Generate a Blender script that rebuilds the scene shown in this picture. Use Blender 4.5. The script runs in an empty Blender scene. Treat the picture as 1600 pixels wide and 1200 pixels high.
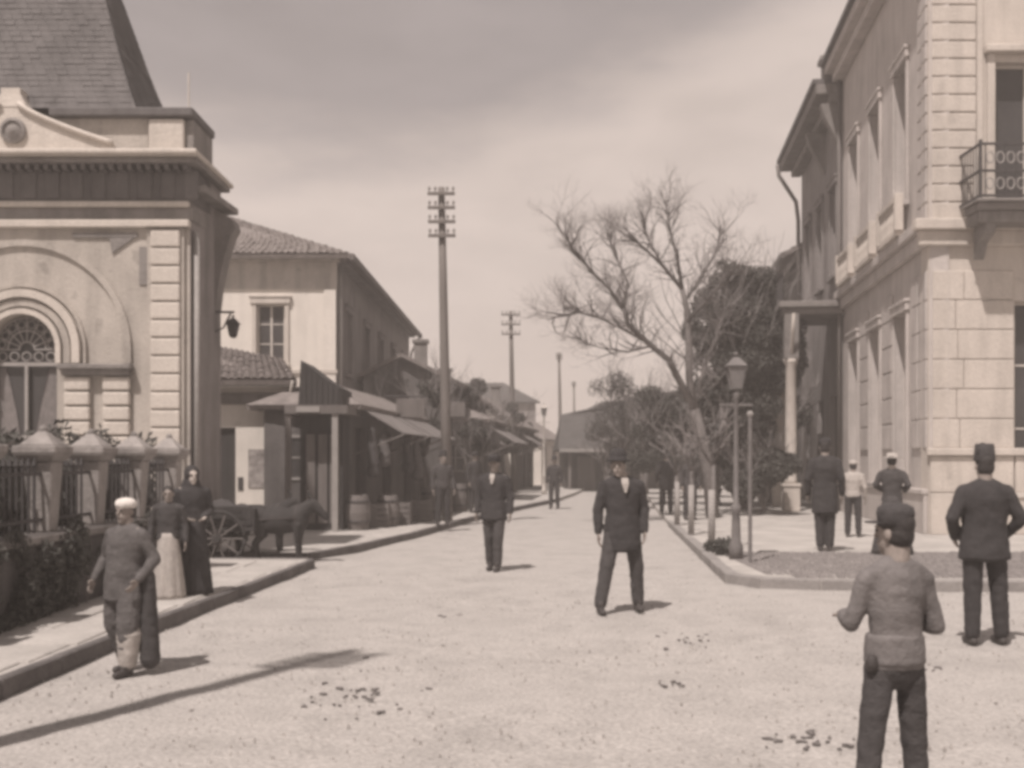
import bpy, bmesh, math, random
import numpy as np
from mathutils import Vector, Matrix, noise
R = math.radians
random.seed(7)
scene = bpy.context.scene
C = scene.collection

# ------------------------------------------------------------------ camera, sky, sun, exposure
EYE, FOC, HZ = 1.7, 1700.0, 715.0
cam = bpy.data.objects.new('camera', bpy.data.cameras.new('camera')); C.objects.link(cam)
cam.location = (0, 0, EYE); cam.rotation_euler = (R(90), 0, 0)
cam.data.sensor_width = 36; cam.data.lens = 36*FOC/1600; cam.data.shift_y = (HZ-600)/1600
cam.data.clip_end = 3000; cam.data.clip_start = .1
scene.camera = cam

SUN_AZ, SUN_EL = R(30), R(60)                      # sun behind the camera, to its left
w = bpy.data.worlds.new('World'); scene.world = w; w.use_nodes = True
nt = w.node_tree; N, L = nt.nodes, nt.links; N.clear()
def nd(t, **k):
    n = N.new(t)
    for a, b in k.items(): setattr(n, a, b)
    return n
out = nd('ShaderNodeOutputWorld'); bg = nd('ShaderNodeBackground'); L.new(bg.outputs[0], out.inputs[0])
sky = nd('ShaderNodeTexSky', sky_type='NISHITA', sun_disc=False)
sky.sun_elevation = SUN_EL; sky.sun_rotation = math.pi+SUN_AZ; sky.dust_density = 3
hsv = nd('ShaderNodeHueSaturation'); hsv.inputs['Saturation'].default_value = .08
L.new(sky.outputs[0], hsv.inputs['Color'])
tc = nd('ShaderNodeTexCoord'); sep = nd('ShaderNodeSeparateXYZ'); L.new(tc.outputs['Generated'], sep.inputs[0])
def mth(op, a, b=None, clamp=False):
    n = nd('ShaderNodeMath', operation=op, use_clamp=clamp)
    for i, v in enumerate((a, b)):
        if v is None: continue
        if isinstance(v, (int, float)): n.inputs[i].default_value = v
        else: L.new(v, n.inputs[i])
    return n.outputs[0]
mp = nd('ShaderNodeMapping'); mp.inputs['Scale'].default_value = (1.0, 1.0, 2.6); mp.inputs['Rotation'].default_value = (0, R(8), 0)
L.new(tc.outputs['Generated'], mp.inputs[0])
n1 = nd('ShaderNodeTexNoise'); n1.inputs['Scale'].default_value = 2.2; n1.inputs['Detail'].default_value = 5; n1.inputs['Roughness'].default_value = .5
n2 = nd('ShaderNodeTexNoise'); n2.inputs['Scale'].default_value = 7; n2.inputs['Detail'].default_value = 5
L.new(mp.outputs[0], n1.inputs[0]); L.new(mp.outputs[0], n2.inputs[0])
# a grey cloud deck overhead whose ragged lower edge rises towards the right
edge = mth('ADD', mth('MULTIPLY', mth('MAXIMUM', mth('ADD', sep.outputs[0], .03), 0), .42), .275)
h = mth('SUBTRACT', sep.outputs[2], edge)
h = mth('ADD', h, mth('MULTIPLY', mth('SUBTRACT', n1.outputs[0], .5), .16))
h = mth('ADD', h, mth('MULTIPLY', mth('SUBTRACT', n2.outputs[0], .5), .13))
mr = nd('ShaderNodeMapRange', interpolation_type='SMOOTHSTEP'); L.new(h, mr.inputs[0])
mr.inputs['From Min'].default_value = -.03; mr.inputs['From Max'].default_value = .06
cl = nd('ShaderNodeMix', data_type='RGBA'); L.new(mr.outputs[0], cl.inputs[0])
cl.inputs[6].default_value = (7.5, 6.3, 5.7, 1); cl.inputs[7].default_value = (3.8, 3.28, 3.2, 1)
var = nd('ShaderNodeMapRange'); L.new(n2.outputs[0], var.inputs[0]); var.inputs['From Min'].default_value = .3; var.inputs['From Max'].default_value = .7; var.inputs['To Min'].default_value = .88; var.inputs['To Max'].default_value = 1.08
vm = nd('ShaderNodeVectorMath', operation='SCALE'); L.new(cl.outputs[2], vm.inputs[0]); L.new(var.outputs[0], vm.inputs['Scale'])
mx = nd('ShaderNodeMix', data_type='RGBA'); mx.inputs[0].default_value = .9
L.new(hsv.outputs[0], mx.inputs[6]); L.new(vm.outputs[0], mx.inputs[7])
L.new(mx.outputs[2], bg.inputs[0]); bg.inputs[1].default_value = .09

sd = bpy.data.lights.new('sun', 'SUN'); sun = bpy.data.objects.new('sun', sd); C.objects.link(sun)
sd.energy = 4.9; sd.angle = R(1.0); sd.color = (1, .90, .845)
tosun = Vector((-math.sin(SUN_AZ)*math.cos(SUN_EL), -math.cos(SUN_AZ)*math.cos(SUN_EL), math.sin(SUN_EL)))
sun.rotation_euler = tosun.to_track_quat('Z', 'Y').to_euler(); sun.location = (-10, -10, 30)
scene.view_settings.view_transform = 'Standard'; scene.view_settings.look = 'None'
scene.view_settings.exposure = .08; scene.view_settings.gamma = 1; scene.view_settings.use_curve_mapping = False
scene.cycles.pixel_filter_type = 'BLACKMAN_HARRIS'; scene.cycles.filter_width = 3.8     # the soft old lens
scene.cycles.use_denoising = True
scene.cycles.max_bounces = 6; scene.cycles.volume_bounces = 1; scene.cycles.volume_max_steps = 64

# ------------------------------------------------------------------ helpers
def X(px, d): return (px-800)/FOC*d
def Z(py, d): return EYE+(HZ-py)/FOC*d

def mat(name, col, var=.15, scale=3, bump=.2, bscale=30, rough=.85, streak=False, spots=None, metal=0, stretch=None, grain=.10):
    m = bpy.data.materials.new(name); m.use_nodes = True
    t = m.node_tree; n, l = t.nodes, t.links
    b = n['Principled BSDF']; b.inputs['Roughness'].default_value = rough; b.inputs['Metallic'].default_value = metal
    b.inputs['Specular IOR Level'].default_value = .25
    g = n.new('ShaderNodeNewGeometry')
    mp = n.new('ShaderNodeMapping'); l.new(g.outputs['Position'], mp.inputs[0])
    if stretch: mp.inputs['Scale'].default_value = stretch
    a = n.new('ShaderNodeTexNoise'); a.inputs['Scale'].default_value = scale; a.inputs['Detail'].default_value = 8; a.inputs['Roughness'].default_value = .62
    l.new(mp.outputs[0], a.inputs[0])
    r = n.new('ShaderNodeMapRange'); l.new(a.outputs[0], r.inputs[0]); r.inputs['From Min'].default_value = .28; r.inputs['From Max'].default_value = .72
    r.inputs['To Min'].default_value = 1-var; r.inputs['To Max'].default_value = 1+var
    fac = r.outputs[0]
    if streak:      # rain streaks and grime running down the plaster
        mp2 = n.new('ShaderNodeMapping'); mp2.inputs['Scale'].default_value = (2.3, 2.3, .35); l.new(g.outputs['Position'], mp2.inputs[0])
        s = n.new('ShaderNodeTexNoise'); s.inputs['Scale'].default_value = 1.6; s.inputs['Detail'].default_value = 7; l.new(mp2.outputs[0], s.inputs[0])
        r2 = n.new('ShaderNodeMapRange'); l.new(s.outputs[0], r2.inputs[0]); r2.inputs['From Min'].default_value = .3; r2.inputs['From Max'].default_value = .55
        r2.inputs['To Min'].default_value = 1-streak; r2.inputs['To Max'].default_value = 1
        q = n.new('ShaderNodeMath'); q.operation = 'MULTIPLY'; l.new(fac, q.inputs[0]); l.new(r2.outputs[0], q.inputs[1]); fac = q.outputs[0]
    if spots:       # darker blotches (chipped plaster, dung dust, soot)
        sc, th, dk = spots
        s = n.new('ShaderNodeTexNoise'); s.inputs['Scale'].default_value = sc; s.inputs['Detail'].default_value = 6; l.new(g.outputs['Position'], s.inputs[0])
        r2 = n.new('ShaderNodeMapRange'); l.new(s.outputs[0], r2.inputs[0]); r2.inputs['From Min'].default_value = th; r2.inputs['From Max'].default_value = th+.06
        r2.inputs['To Min'].default_value = 1; r2.inputs['To Max'].default_value = dk
        q = n.new('ShaderNodeMath'); q.operation = 'MULTIPLY'; l.new(fac, q.inputs[0]); l.new(r2.outputs[0], q.inputs[1]); fac = q.outputs[0]
    gr = n.new('ShaderNodeTexNoise'); gr.inputs['Scale'].default_value = 34; gr.inputs['Detail'].default_value = 3; l.new(g.outputs['Position'], gr.inputs[0])
    r3 = n.new('ShaderNodeMapRange'); l.new(gr.outputs[0], r3.inputs[0]); r3.inputs['From Min'].default_value = .3; r3.inputs['From Max'].default_value = .7
    r3.inputs['To Min'].default_value = 1-grain; r3.inputs['To Max'].default_value = 1+grain
    q3 = n.new('ShaderNodeMath'); q3.operation = 'MULTIPLY'; l.new(fac, q3.inputs[0]); l.new(r3.outputs[0], q3.inputs[1]); fac = q3.outputs[0]
    g_ = sum(col)/3; col = tuple(c*.62+g_*.38 for c in col)
    v = n.new('ShaderNodeVectorMath'); v.operation = 'SCALE'; v.inputs[0].default_value = col; l.new(fac, v.inputs['Scale'])
    l.new(v.outputs[0], b.inputs['Base Color'])
    if bump:
        c = n.new('ShaderNodeTexNoise'); c.inputs['Scale'].default_value = bscale; c.inputs['Detail'].default_value = 6
        l.new(g.outputs['Position'], c.inputs[0])
        bp = n.new('ShaderNodeBump'); bp.inputs['Strength'].default_value = bump; bp.inputs['Distance'].default_value = .03
        l.new(c.outputs[0], bp.inputs['Height']); l.new(bp.outputs[0], b.inputs['Normal'])
    return m

M = dict(
    road=mat('packed_gravel', (.385, .35, .32), .16, 1.3, .8, 24, .95, spots=(1.3, .58, .86), grain=.20),
    ground=mat('bare_earth', (.33, .30, .27), .15, .5, .3, 8, .95),
    pave=mat('pavement_stone', (.40, .365, .33), .2, 1.4, .4, 25, .9, spots=(3, .62, .8)),
    cobble=mat('cobble_stone', (.20, .175, .165), .25, 5, .4, 30, .9),
    kerb=mat('kerb_stone', (.26, .235, .22), .2, 3, .4, 25, .9),
    stucco=mat('ochre_stucco', (.43, .375, .32), .17, 1.2, .35, 18, .9, streak=.26, spots=(2.4, .62, .74)),
    stuccol=mat('pale_stucco', (.54, .47, .40), .08, 2, .3, 20, .9, streak=.12),
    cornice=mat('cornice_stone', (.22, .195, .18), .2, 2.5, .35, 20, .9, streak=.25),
    slate=mat('dark_slate', (.125, .112, .110), .16, 2.2, .15, 18, .8, streak=.25),
    white=mat('whitewash', (.68, .61, .53), .07, 1.1, .25, 16, .9, streak=.10, spots=(1.9, .67, .86)),
    shade=mat('shade_grey_plaster', (.24, .21, .20), .16, 1.6, .3, 16, .9, streak=.3),  # grey for walls turned from the sun, shade put into the colour
    ash=mat('warm_ashlar', (.54, .465, .395), .10, 1.5, .3, 18, .88, streak=.16, spots=(2.2, .66, .85)),
    ashside=mat('shade_toned_ashlar', (.49, .43, .395), .12, 1.4, .25, 18, .9, streak=.18),  # front ashlar toned down, the street side's shade is in the colour
    tile=mat('clay_tile', (.21, .175, .16), .3, 4, .3, 20, .85),
    dark=mat('dark_wood', (.043, .038, .037), .3, 6, .3, 30, .8, stretch=(1, 1, .2)),
    wood=mat('weathered_wood', (.15, .128, .118), .25, 5, .3, 30, .85, stretch=(1, 1, .15)),
    plinth=mat('shade_dark_plinth_stone', (.10, .088, .085), .25, 2.5, .4, 20, .9, streak=.25),  # darkened so that the colour carries the fence wall's shade
    deepshade=mat('deep_shade_plaster', (.13, .115, .11), .22, 1.6, .3, 16, .9, streak=.35),  # darker plaster for shaded facades, the shade is part of the colour
    frieze=mat('shadow_dark_frieze_stone', (.135, .12, .115), .2, 2.5, .3, 20, .9, streak=.2),  # dark stone, deepened by painting in the shadow under the cornice
    shadekerb=mat('shade_dark_kerb_stone', (.13, .115, .11), .3, 3, .4, 25, .9),  # left kerb darkened, shade of its riser put into the colour
    smock=mat('faded_smock_cotton', (.155, .137, .132), .22, 7, .3, 50, .95),
    pole=mat('tarred_pole', (.17, .145, .13), .2, 5, .3, 40, .85, stretch=(1, 1, .1)),
    iron=mat('wrought_iron', (.06, .053, .053), .2, 9, .1, 40, .6),
    glass=mat('window_glass', (.06, .055, .055), .2, 1, 0, 1, .18),
    greyp=mat('grey_paint', (.30, .27, .25), .12, 4, .15, 30, .7),
    cream=mat('cream_paint', (.52, .46, .40), .1, 4, .15, 30, .7),
    hedge=mat('hedge_leaf', (.075, .072, .062), .5, 7, 0, 1, .9),
    leaf=mat('dusty_leaf', (.12, .11, .102), .45, 3, 0, 1, .9),
    twig=mat('bare_twig', (.25, .22, .21), .25, 4, 0, 1, .9),
    bark=mat('grey_bark', (.15, .13, .122), .3, 8, .5, 30, .95),
    lampgrey=mat('weathered_lamp_paint', (.16, .142, .136), .2, 5, .15, 30, .7),
    oldroof=mat('old_dark_roof', (.085, .078, .074), .25, 1.2, .3, 18, .9, streak=.2),
    lampglass=mat('dusty_lamp_glass', (.17, .155, .15), .2, 5, 0, 1, .35),
    fencestone=mat('weathered_fence_stone', (.30, .265, .245), .25, 3, .4, 20, .9, streak=.3),
    limew=mat('lime_wash', (.30, .27, .25), .1, 5, .3, 30, .9),
    awn=mat('canvas_awning', (.20, .175, .165), .15, 3, .2, 30, .9, streak=.2),
    skin=mat('skin', (.27, .215, .18), .1, 20, 0, 1, .6),
    face_pale=mat('pale_skin', (.46, .38, .32), .08, 20, 0, 1, .6),
    hair=mat('dark_hair', (.045, .038, .036), .3, 40, .3, 90, .6),
    black=mat('black_wool', (.046, .041, .042), .2, 12, .3, 60, .95),
    char=mat('charcoal_wool', (.064, .057, .057), .2, 12, .3, 60, .95),
    grey=mat('grey_cotton', (.108, .096, .093), .2, 9, .3, 50, .95),
    midgrey=mat('mid_grey_cotton', (.19, .165, .158), .2, 9, .3, 50, .95),
    offwhite=mat('soft_white_linen', (.50, .45, .40), .1, 8, .2, 40, .9),
    pale=mat('pale_cotton', (.40, .35, .31), .15, 8, .3, 40, .95),
    shirt=mat('white_cotton', (.66, .60, .54), .06, 8, .2, 40, .9),
    leather=mat('worn_leather', (.06, .05, .047), .2, 20, .2, 60, .5),
    hide=mat('donkey_hide', (.045, .040, .039), .3, 6, .3, 80, .9),
    poster=mat('printed_paper', (.30, .26, .24), .55, 6, 0, 1, .9),
    dung=mat('dark_clod', (.16, .14, .13), .3, 20, .4, 60, .95),
    hill=mat('wooded_hill', (.10, .092, .082), .3, .08, 0, 1, .95),
    enamel=mat('white_enamel', (.7, .64, .56), .05, 5, 0, 1, .4),
)

class MB:
    """collects shapes; build() links them as ONE mesh object"""
    def __init__(s, T=None): s.v = []; s.f = []; s.T = T
    def add(s, vs, fs):
        o = len(s.v)
        if s.T is not None: vs = [s.T @ Vector(p) for p in vs]
        s.v += [tuple(p) for p in vs]; s.f += [tuple(i+o for i in f) for f in fs]; return s
    def box(s, x0, x1, y0, y1, z0, z1):
        return s.add([(x0,y0,z0),(x1,y0,z0),(x1,y1,z0),(x0,y1,z0),(x0,y0,z1),(x1,y0,z1),(x1,y1,z1),(x0,y1,z1)],
                     [(3,2,1,0),(4,5,6,7),(0,1,5,4),(1,2,6,5),(2,3,7,6),(3,0,4,7)])
    def prism(s, pts, a, b, axis='z'):
        n = len(pts)
        if axis == 'z': vs = [(x, y, a) for x, y in pts]+[(x, y, b) for x, y in pts]
        elif axis == 'y': vs = [(x, a, z) for x, z in pts]+[(x, b, z) for x, z in pts]
        else: vs = [(a, y, z) for y, z in pts]+[(b, y, z) for y, z in pts]
        return s.add(vs, [tuple(range(n))[::-1], tuple(range(n, 2*n))]+[(i, (i+1) % n, n+(i+1) % n, n+i) for i in range(n)])
    def tube(s, pts, rad, n=8, cap=True):
        pts = [Vector(p) for p in pts]
        if isinstance(rad, (int, float)): rad = [rad]*len(pts)
        vs = []; fs = []; up = None
        for i, p in enumerate(pts):
            d = (pts[min(i+1, len(pts)-1)]-pts[max(i-1, 0)]).normalized()
            if up is None: up = d.orthogonal().normalized()
            up = (up-d*up.dot(d)); up = up.normalized() if up.length > 1e-5 else d.orthogonal().normalized()
            q = d.cross(up)
            for k in range(n):
                a = 2*math.pi*k/n; vs.append(p+(up*math.cos(a)+q*math.sin(a))*rad[i])
        for i in range(len(pts)-1):
            for k in range(n):
                fs.append((i*n+k, i*n+(k+1) % n, (i+1)*n+(k+1) % n, (i+1)*n+k))
        if cap: fs += [tuple(range(n))[::-1], tuple(range(len(vs)-n, len(vs)))]
        return s.add(vs, fs)
    def lathe(s, prof, c=(0, 0, 0), n=16, mod=None):
        vs = []; fs = []
        for j, (r, z) in enumerate(prof):
            for k in range(n):
                a = 2*math.pi*k/n; rr = r*(mod(a, j/(len(prof)-1)) if mod else 1)
                vs.append((c[0]+rr*math.cos(a), c[1]+rr*math.sin(a), c[2]+z))
        for i in range(len(prof)-1):
            for k in range(n): fs.append((i*n+k, i*n+(k+1) % n, (i+1)*n+(k+1) % n, (i+1)*n+k))
        fs += [tuple(range(n))[::-1], tuple(range(len(vs)-n, len(vs)))]
        return s.add(vs, fs)
    def ball(s, c, r, n=8): 
        return s.lathe([(max(.02, math.sin(math.pi*i/6))*r, -math.cos(math.pi*i/6)*r) for i in range(7)], c, n)
    def frustum(s, cx, cy, z0, z1, a0, b0, a1, b1):      # rectangular, half sizes at bottom and top
        return s.add([(cx-a0,cy-b0,z0),(cx+a0,cy-b0,z0),(cx+a0,cy+b0,z0),(cx-a0,cy+b0,z0),
                      (cx-a1,cy-b1,z1),(cx+a1,cy-b1,z1),(cx+a1,cy+b1,z1),(cx-a1,cy+b1,z1)],
                     [(3,2,1,0),(4,5,6,7),(0,1,5,4),(1,2,6,5),(2,3,7,6),(3,0,4,7)])
    def build(s, name, m, parent=None, smooth=False, kind=None, bevel=0, recalc=True, label=None):
        me = bpy.data.meshes.new(name)
        off = world_loc(parent) if parent else Vector((0, 0, 0))
        me.from_pydata([(a-off.x, b-off.y, c-off.z) for a, b, c in s.v], [], s.f); 
        if recalc:
            bm = bmesh.new(); bm.from_mesh(me); bmesh.ops.recalc_face_normals(bm, faces=bm.faces); bm.to_mesh(me); bm.free()
        me.materials.append(m)
        if smooth: me.shade_smooth()
        o = bpy.data.objects.new(name, me); C.objects.link(o)
        if parent: o.parent = parent
        if kind: o['kind'] = kind
        if label: o['label'] = label
        if bevel:
            b = o.modifiers.new('bevel', 'BEVEL'); b.width = bevel; b.segments = 1; b.limit_method = 'ANGLE'
        return o

def world_loc(o):
    v = Vector((0, 0, 0))
    while o: v += o.location; o = o.parent
    return v
def tag(o, label, cat, group=None, kind=None):
    o['label'] = label; o['category'] = cat
    if group: o['group'] = group
    if kind: o['kind'] = kind
    return o
def empty(name, loc, label, cat, group=None):
    o = bpy.data.objects.new(name, None); C.objects.link(o); o.location = loc; o.empty_display_size = .3
    return tag(o, label, cat, group)
def copy_tree(o, parent=None):
    c = o.copy(); C.objects.link(c); c.parent = parent
    for ch in list(o.children): copy_tree(ch, c)
    return c
def inst(o, loc):
    """another object on the same mesh, moved by loc, under the same parent"""
    c = o.copy(); C.objects.link(c); c.location = Vector(o.location)+Vector(loc); return c
def frame(ox, oy, ux, uy, left=True):
    """x runs along the wall, y points out of it"""
    u = Vector((ux, uy)).normalized(); n = Vector((-u.y, u.x)) if left else Vector((u.y, -u.x))
    return Matrix(((u.x, n.x, 0, ox), (u.y, n.y, 0, oy), (0, 0, 1, 0), (0, 0, 0, 1)))

def wall(T, u0, u1, z0, z1, holes, th, name, m, parent):
    """a wall slab with real openings: holes = [(ua, ub, za, zb)]"""
    us = sorted({u0, u1, *[h[0] for h in holes], *[h[1] for h in holes]}); us = [u for u in us if u0 <= u <= u1]
    zs = sorted({z0, z1, *[h[2] for h in holes], *[h[3] for h in holes]}); zs = [z for z in zs if z0 <= z <= z1]
    def solid(i, j):
        if not (0 <= i < len(us)-1 and 0 <= j < len(zs)-1): return False
        u = (us[i]+us[i+1])/2; z = (zs[j]+zs[j+1])/2
        return not any(h[0] < u < h[1] and h[2] < z < h[3] for h in holes)
    b = MB(T)
    for i in range(len(us)-1):
        for j in range(len(zs)-1):
            if not solid(i, j): continue
            a, c, e, g = us[i], us[i+1], zs[j], zs[j+1]
            b.add([(a,0,e),(c,0,e),(c,0,g),(a,0,g)], [(0,1,2,3)]); b.add([(a,-th,e),(c,-th,e),(c,-th,g),(a,-th,g)], [(3,2,1,0)])
            if not solid(i-1, j): b.add([(a,0,e),(a,-th,e),(a,-th,g),(a,0,g)], [(0,1,2,3)])
            if not solid(i+1, j): b.add([(c,0,e),(c,-th,e),(c,-th,g),(c,0,g)], [(3,2,1,0)])
            if not solid(i, j-1): b.add([(a,0,e),(c,0,e),(c,-th,e),(a,-th,e)], [(3,2,1,0)])
            if not solid(i, j+1): b.add([(a,0,g),(c,0,g),(c,-th,g),(a,-th,g)], [(0,1,2,3)])
    # weld so that normals can be made consistent
    bm_v = {}; vs = []; fs = []
    for f in b.f:
        nf = []
        for i in f:
            k = tuple(round(q, 4) for q in b.v[i])
            if k not in bm_v: bm_v[k] = len(vs); vs.append(k)
            nf.append(bm_v[k])
        fs.append(tuple(nf))
    b.v, b.f = vs, fs
    return b.build(name, m, parent)

def window(T, ua, ub, za, zb, parent, fm=None, surround=None, cols=2, rows=3, deep=.16, sill=True, curtain=False):
    fm = fm or M['greyp']; t = .06
    f = MB(T); f.box(ua, ua+t, -deep-.05, -deep, za, zb).box(ub-t, ub, -deep-.05, -deep, za, zb)
    f.box(ua+t, ub-t, -deep-.05, -deep, za, za+t).box(ua+t, ub-t, -deep-.05, -deep, zb-t, zb)
    for i in range(1, cols):
        u = ua+(ub-ua)*i/cols; f.box(u-.03, u+.03, -deep-.045, -deep+.015, za+t, zb-t)
    for j in range(1, rows):
        z = za+(zb-za)*j/rows; f.box(ua+t, ub-t, -deep-.04, -deep-.01, z-.018, z+.018)
    fo = f.build('window', fm, parent)
    MB(T).box(ua+t, ub-t, -deep-.04, -deep-.025, za+t, zb-t).build('pane', M['glass'], fo)
    if surround:
        s = MB(T); q = .13
        s.box(ua-q, ua-.003, 0, .06, za, zb).box(ub+.003, ub+q, 0, .06, za, zb).box(ua-q-.05, ub+q+.05, 0, .1, zb+.003, zb+.18)
        s.box(ua-q-.08, ub+q+.08, 0, .13, zb+.183, zb+.25)
        s.build('surround', surround, fo, bevel=.012)
    if sill: MB(T).box(ua-.16, ub+.16, -.12, .13, za-.11, za-.003).build('sill', surround or fm, fo, bevel=.01)
    return fo

def tiled(name, p00, p10, p01, p11, m, parent, rows, cols, base=.05):
    """a slope of barrel tiles between eave (p00-p10) and top (p01-p11), one joined mesh"""
    p00, p10, p01, p11 = map(Vector, (p00, p10, p01, p11))
    nrm = (p10-p00).cross(p01-p00)
    if nrm.length < 1e-6: nrm = (p10-p00).cross(p11-p00)
    nrm.normalize()
    if nrm.z < 0: nrm = -nrm
    def P(u, v, h=0): return p00.lerp(p10, u).lerp(p01.lerp(p11, u), v)+nrm*h
    b = MB(); rnd = random.Random(3)
    for j in range(rows):
        for i in range(cols):
            v0, v1 = j/rows, min(1, (j+1.12)/rows); u0, u1 = i/cols, (i+1)/cols; e = rnd.uniform(-.012, .012)
            vs = []
            for v, hh in ((v0, .035+e), (v1, .0+e)):
                for k in range(4):
                    u = u0+(u1-u0)*k/3; vs.append(P(u, v, hh+(0, .045, .045, 0)[k]))
            b.add(vs, [(0,1,5,4),(1,2,6,5),(2,3,7,6)])
            b.add([vs[0], vs[1], vs[2], vs[3]], [(0,1,2,3)])
    o = b.build(name, m, parent, kind='stuff', recalc=False)
    return o

def slab(pts, m, name, parent, th=.12):
    """a roof plane with thickness"""
    pts = [Vector(p) for p in pts]; n = (pts[1]-pts[0]).cross(pts[2]-pts[0]).normalized()
    if n.z > 0: n = -n
    k = len(pts); vs = pts+[p+n*th for p in pts]
    return MB().add(vs, [tuple(range(k)), tuple(range(k, 2*k))[::-1]]+[(i, (i+1) % k, k+(i+1) % k, k+i) for i in range(k)]).build(name, m, parent)

# ------------------------------------------------------------------ ground, road, pavements, hill
MB().box(-260, 260, -40, 400, -1, 0).build('ground', M['ground'], kind='structure')
def road_mesh():
    ys = [1.5]; 
    while ys[-1] < 62: ys.append(ys[-1]*1.0105)
    us = np.linspace(-1, 1, 260)
    b = MB(); nc = len(us)
    for y in ys:
        wd = min(1.0, 1)*(3.2+y*.55); cx = y*.06
        for u in us:
            x = cx+u*wd
            amp = .016 if y < 30 else .006
            z = .024+amp*(noise.noise((x*.7, y*.7, 0))+.6*(y < 18)*noise.noise((x*2.7, y*2.7, 3))+.35*(y < 8)*noise.noise((x*9, y*9, 5)))
            c0_ = np.interp(y, [1.5, 10, 26, 48], [-.4, -.2, 1.1, 4.0]) if False else (-.3+.0*y if y < 8 else -.3+(y-8)*.085)
            for o_ in (-.75, .75, -.2+1.6, -.2+3.0): z -= .010*math.exp(-((x-c0_-o_+.12*math.sin(y*.6+o_))/.10)**2)*(y < 40)
            b.v.append((x, y, max(.006, z)))
    for j in range(len(ys)-1):
        for i in range(nc-1): b.f.append((j*nc+i, j*nc+i+1, (j+1)*nc+i+1, (j+1)*nc+i))
    return b.build('road', M['road'], smooth=True, kind='structure', recalc=False)
road_mesh()

KH = .15
def stones_along(line, parent, step=.9, wd=.16, inner=1, m=None):
    """kerb stones one by one along a line, a few mm apart"""
    proto = []; k = 0
    for (x0, y0), (x1, y1) in zip(line, line[1:]):
        ln = math.hypot(x1-x0, y1-y0); n = max(1, round(ln/step)); u = ((x1-x0)/ln, (y1-y0)/ln); nn = (u[1]*inner, -u[0]*inner)
        for i in range(n):
            a = ln*i/n+.006; c = ln*(i+1)/n-.006; e = random.uniform(.012, .022); zz = KH+.012+random.uniform(-.006, .006)
            p = [(x0+u[0]*a-nn[0]*e, y0+u[1]*a-nn[1]*e), (x0+u[0]*c-nn[0]*e, y0+u[1]*c-nn[1]*e)]
            q = [(p[1][0]+nn[0]*wd, p[1][1]+nn[1]*wd), (p[0][0]+nn[0]*wd, p[0][1]+nn[1]*wd)]
            MB().prism(p+q, .0, zz).build('kerb_stone', m or M['kerb'], parent, bevel=.012)
def pavement(poly, name, m):
    return MB().prism(poly, -.2, KH).build(name, m, kind='structure')
LK1 = [(-3.95, -1), (-3.78, 4), (-3.58, 7.6), (-3.3, 12), (-3.0, 16.5)]
pv = pavement(LK1+[(-3.15, 16.7), (-4.8, 16.75), (-30, 16.9), (-30, -1)], 'left_pavement', M['pave'])
stones_along(LK1, pv, .85, .09, -1, M['shadekerb'])
stones_along([(-3.0, 16.5), (-3.12, 16.68), (-4.6, 16.74)], pv, .8, .09, -1, M['shadekerb'])
LK2 = [(-4.9, 17.75), (-3.3, 17.6), (-2.75, 19.2), (-2.09, 22.2), (-1.5, 25.6), (-.7, 30.4), (1.7, 41), (2.9, 49), (4.3, 60)]
pv2 = pavement([(-30, 17.8)]+LK2+[(4.3, 90), (-30, 90)], 'far_left_pavement', M['pave'])
stones_along(LK2[:7], pv2, .9, .09, -1, M['shadekerb'])
RK = [(16, 13.5), (6.5, 13.62), (3.9, 13.72), (3.2, 13.95), (2.85, 14.5), (3.05, 17), (3.3, 20), (3.8, 26.3), (4.7, 36), (5.9, 48), (7.6, 60)]
pv3 = pavement(RK+[(60, 60), (60, 13.5)], 'right_pavement', M['pave'])
stones_along(RK[:8], pv3, .85, .17, 1)
# cobbled strip behind the kerb: cobbles near, one mesh
cb = MB(); rnd = random.Random(5)
yy = 13.95
while yy < 17.6:
    xx = 3.35+(.0 if yy > 14.3 else .3)
    while xx < 12:
        s = rnd.uniform(.11, .15); cx = xx+s/2; cy = yy+.07+rnd.uniform(-.01, .01); hh = rnd.uniform(.012, .03)
        cb.frustum(cx, cy, KH-.01, KH+hh, s/2-.008, .062, s/2-.03, .04); xx += s
    yy += .14
cb.build('cobble', M['cobble'], pv3, kind='stuff')
# flagstones on the left pavement, one by one where they show large
fx = MB(); y = 5.0; k = 0
while y < 16:
    xk = np.interp(y+.4, [4, 7.6, 12, 16.5], [-3.78, -3.58, -3.3, -3.0])-.11
    for j in range(2 if y > 6 else 3):
        x1 = xk-j*.62-.02; x0 = x1-.58
        if x0 < -4.75: continue
        MB().box(x0, x1, y+.01, y+.78, KH-.05, KH+.012+random.uniform(-.004, .006)).build('paving_slab', M['pave'], pv, bevel=.008)
    y += .8
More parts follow.
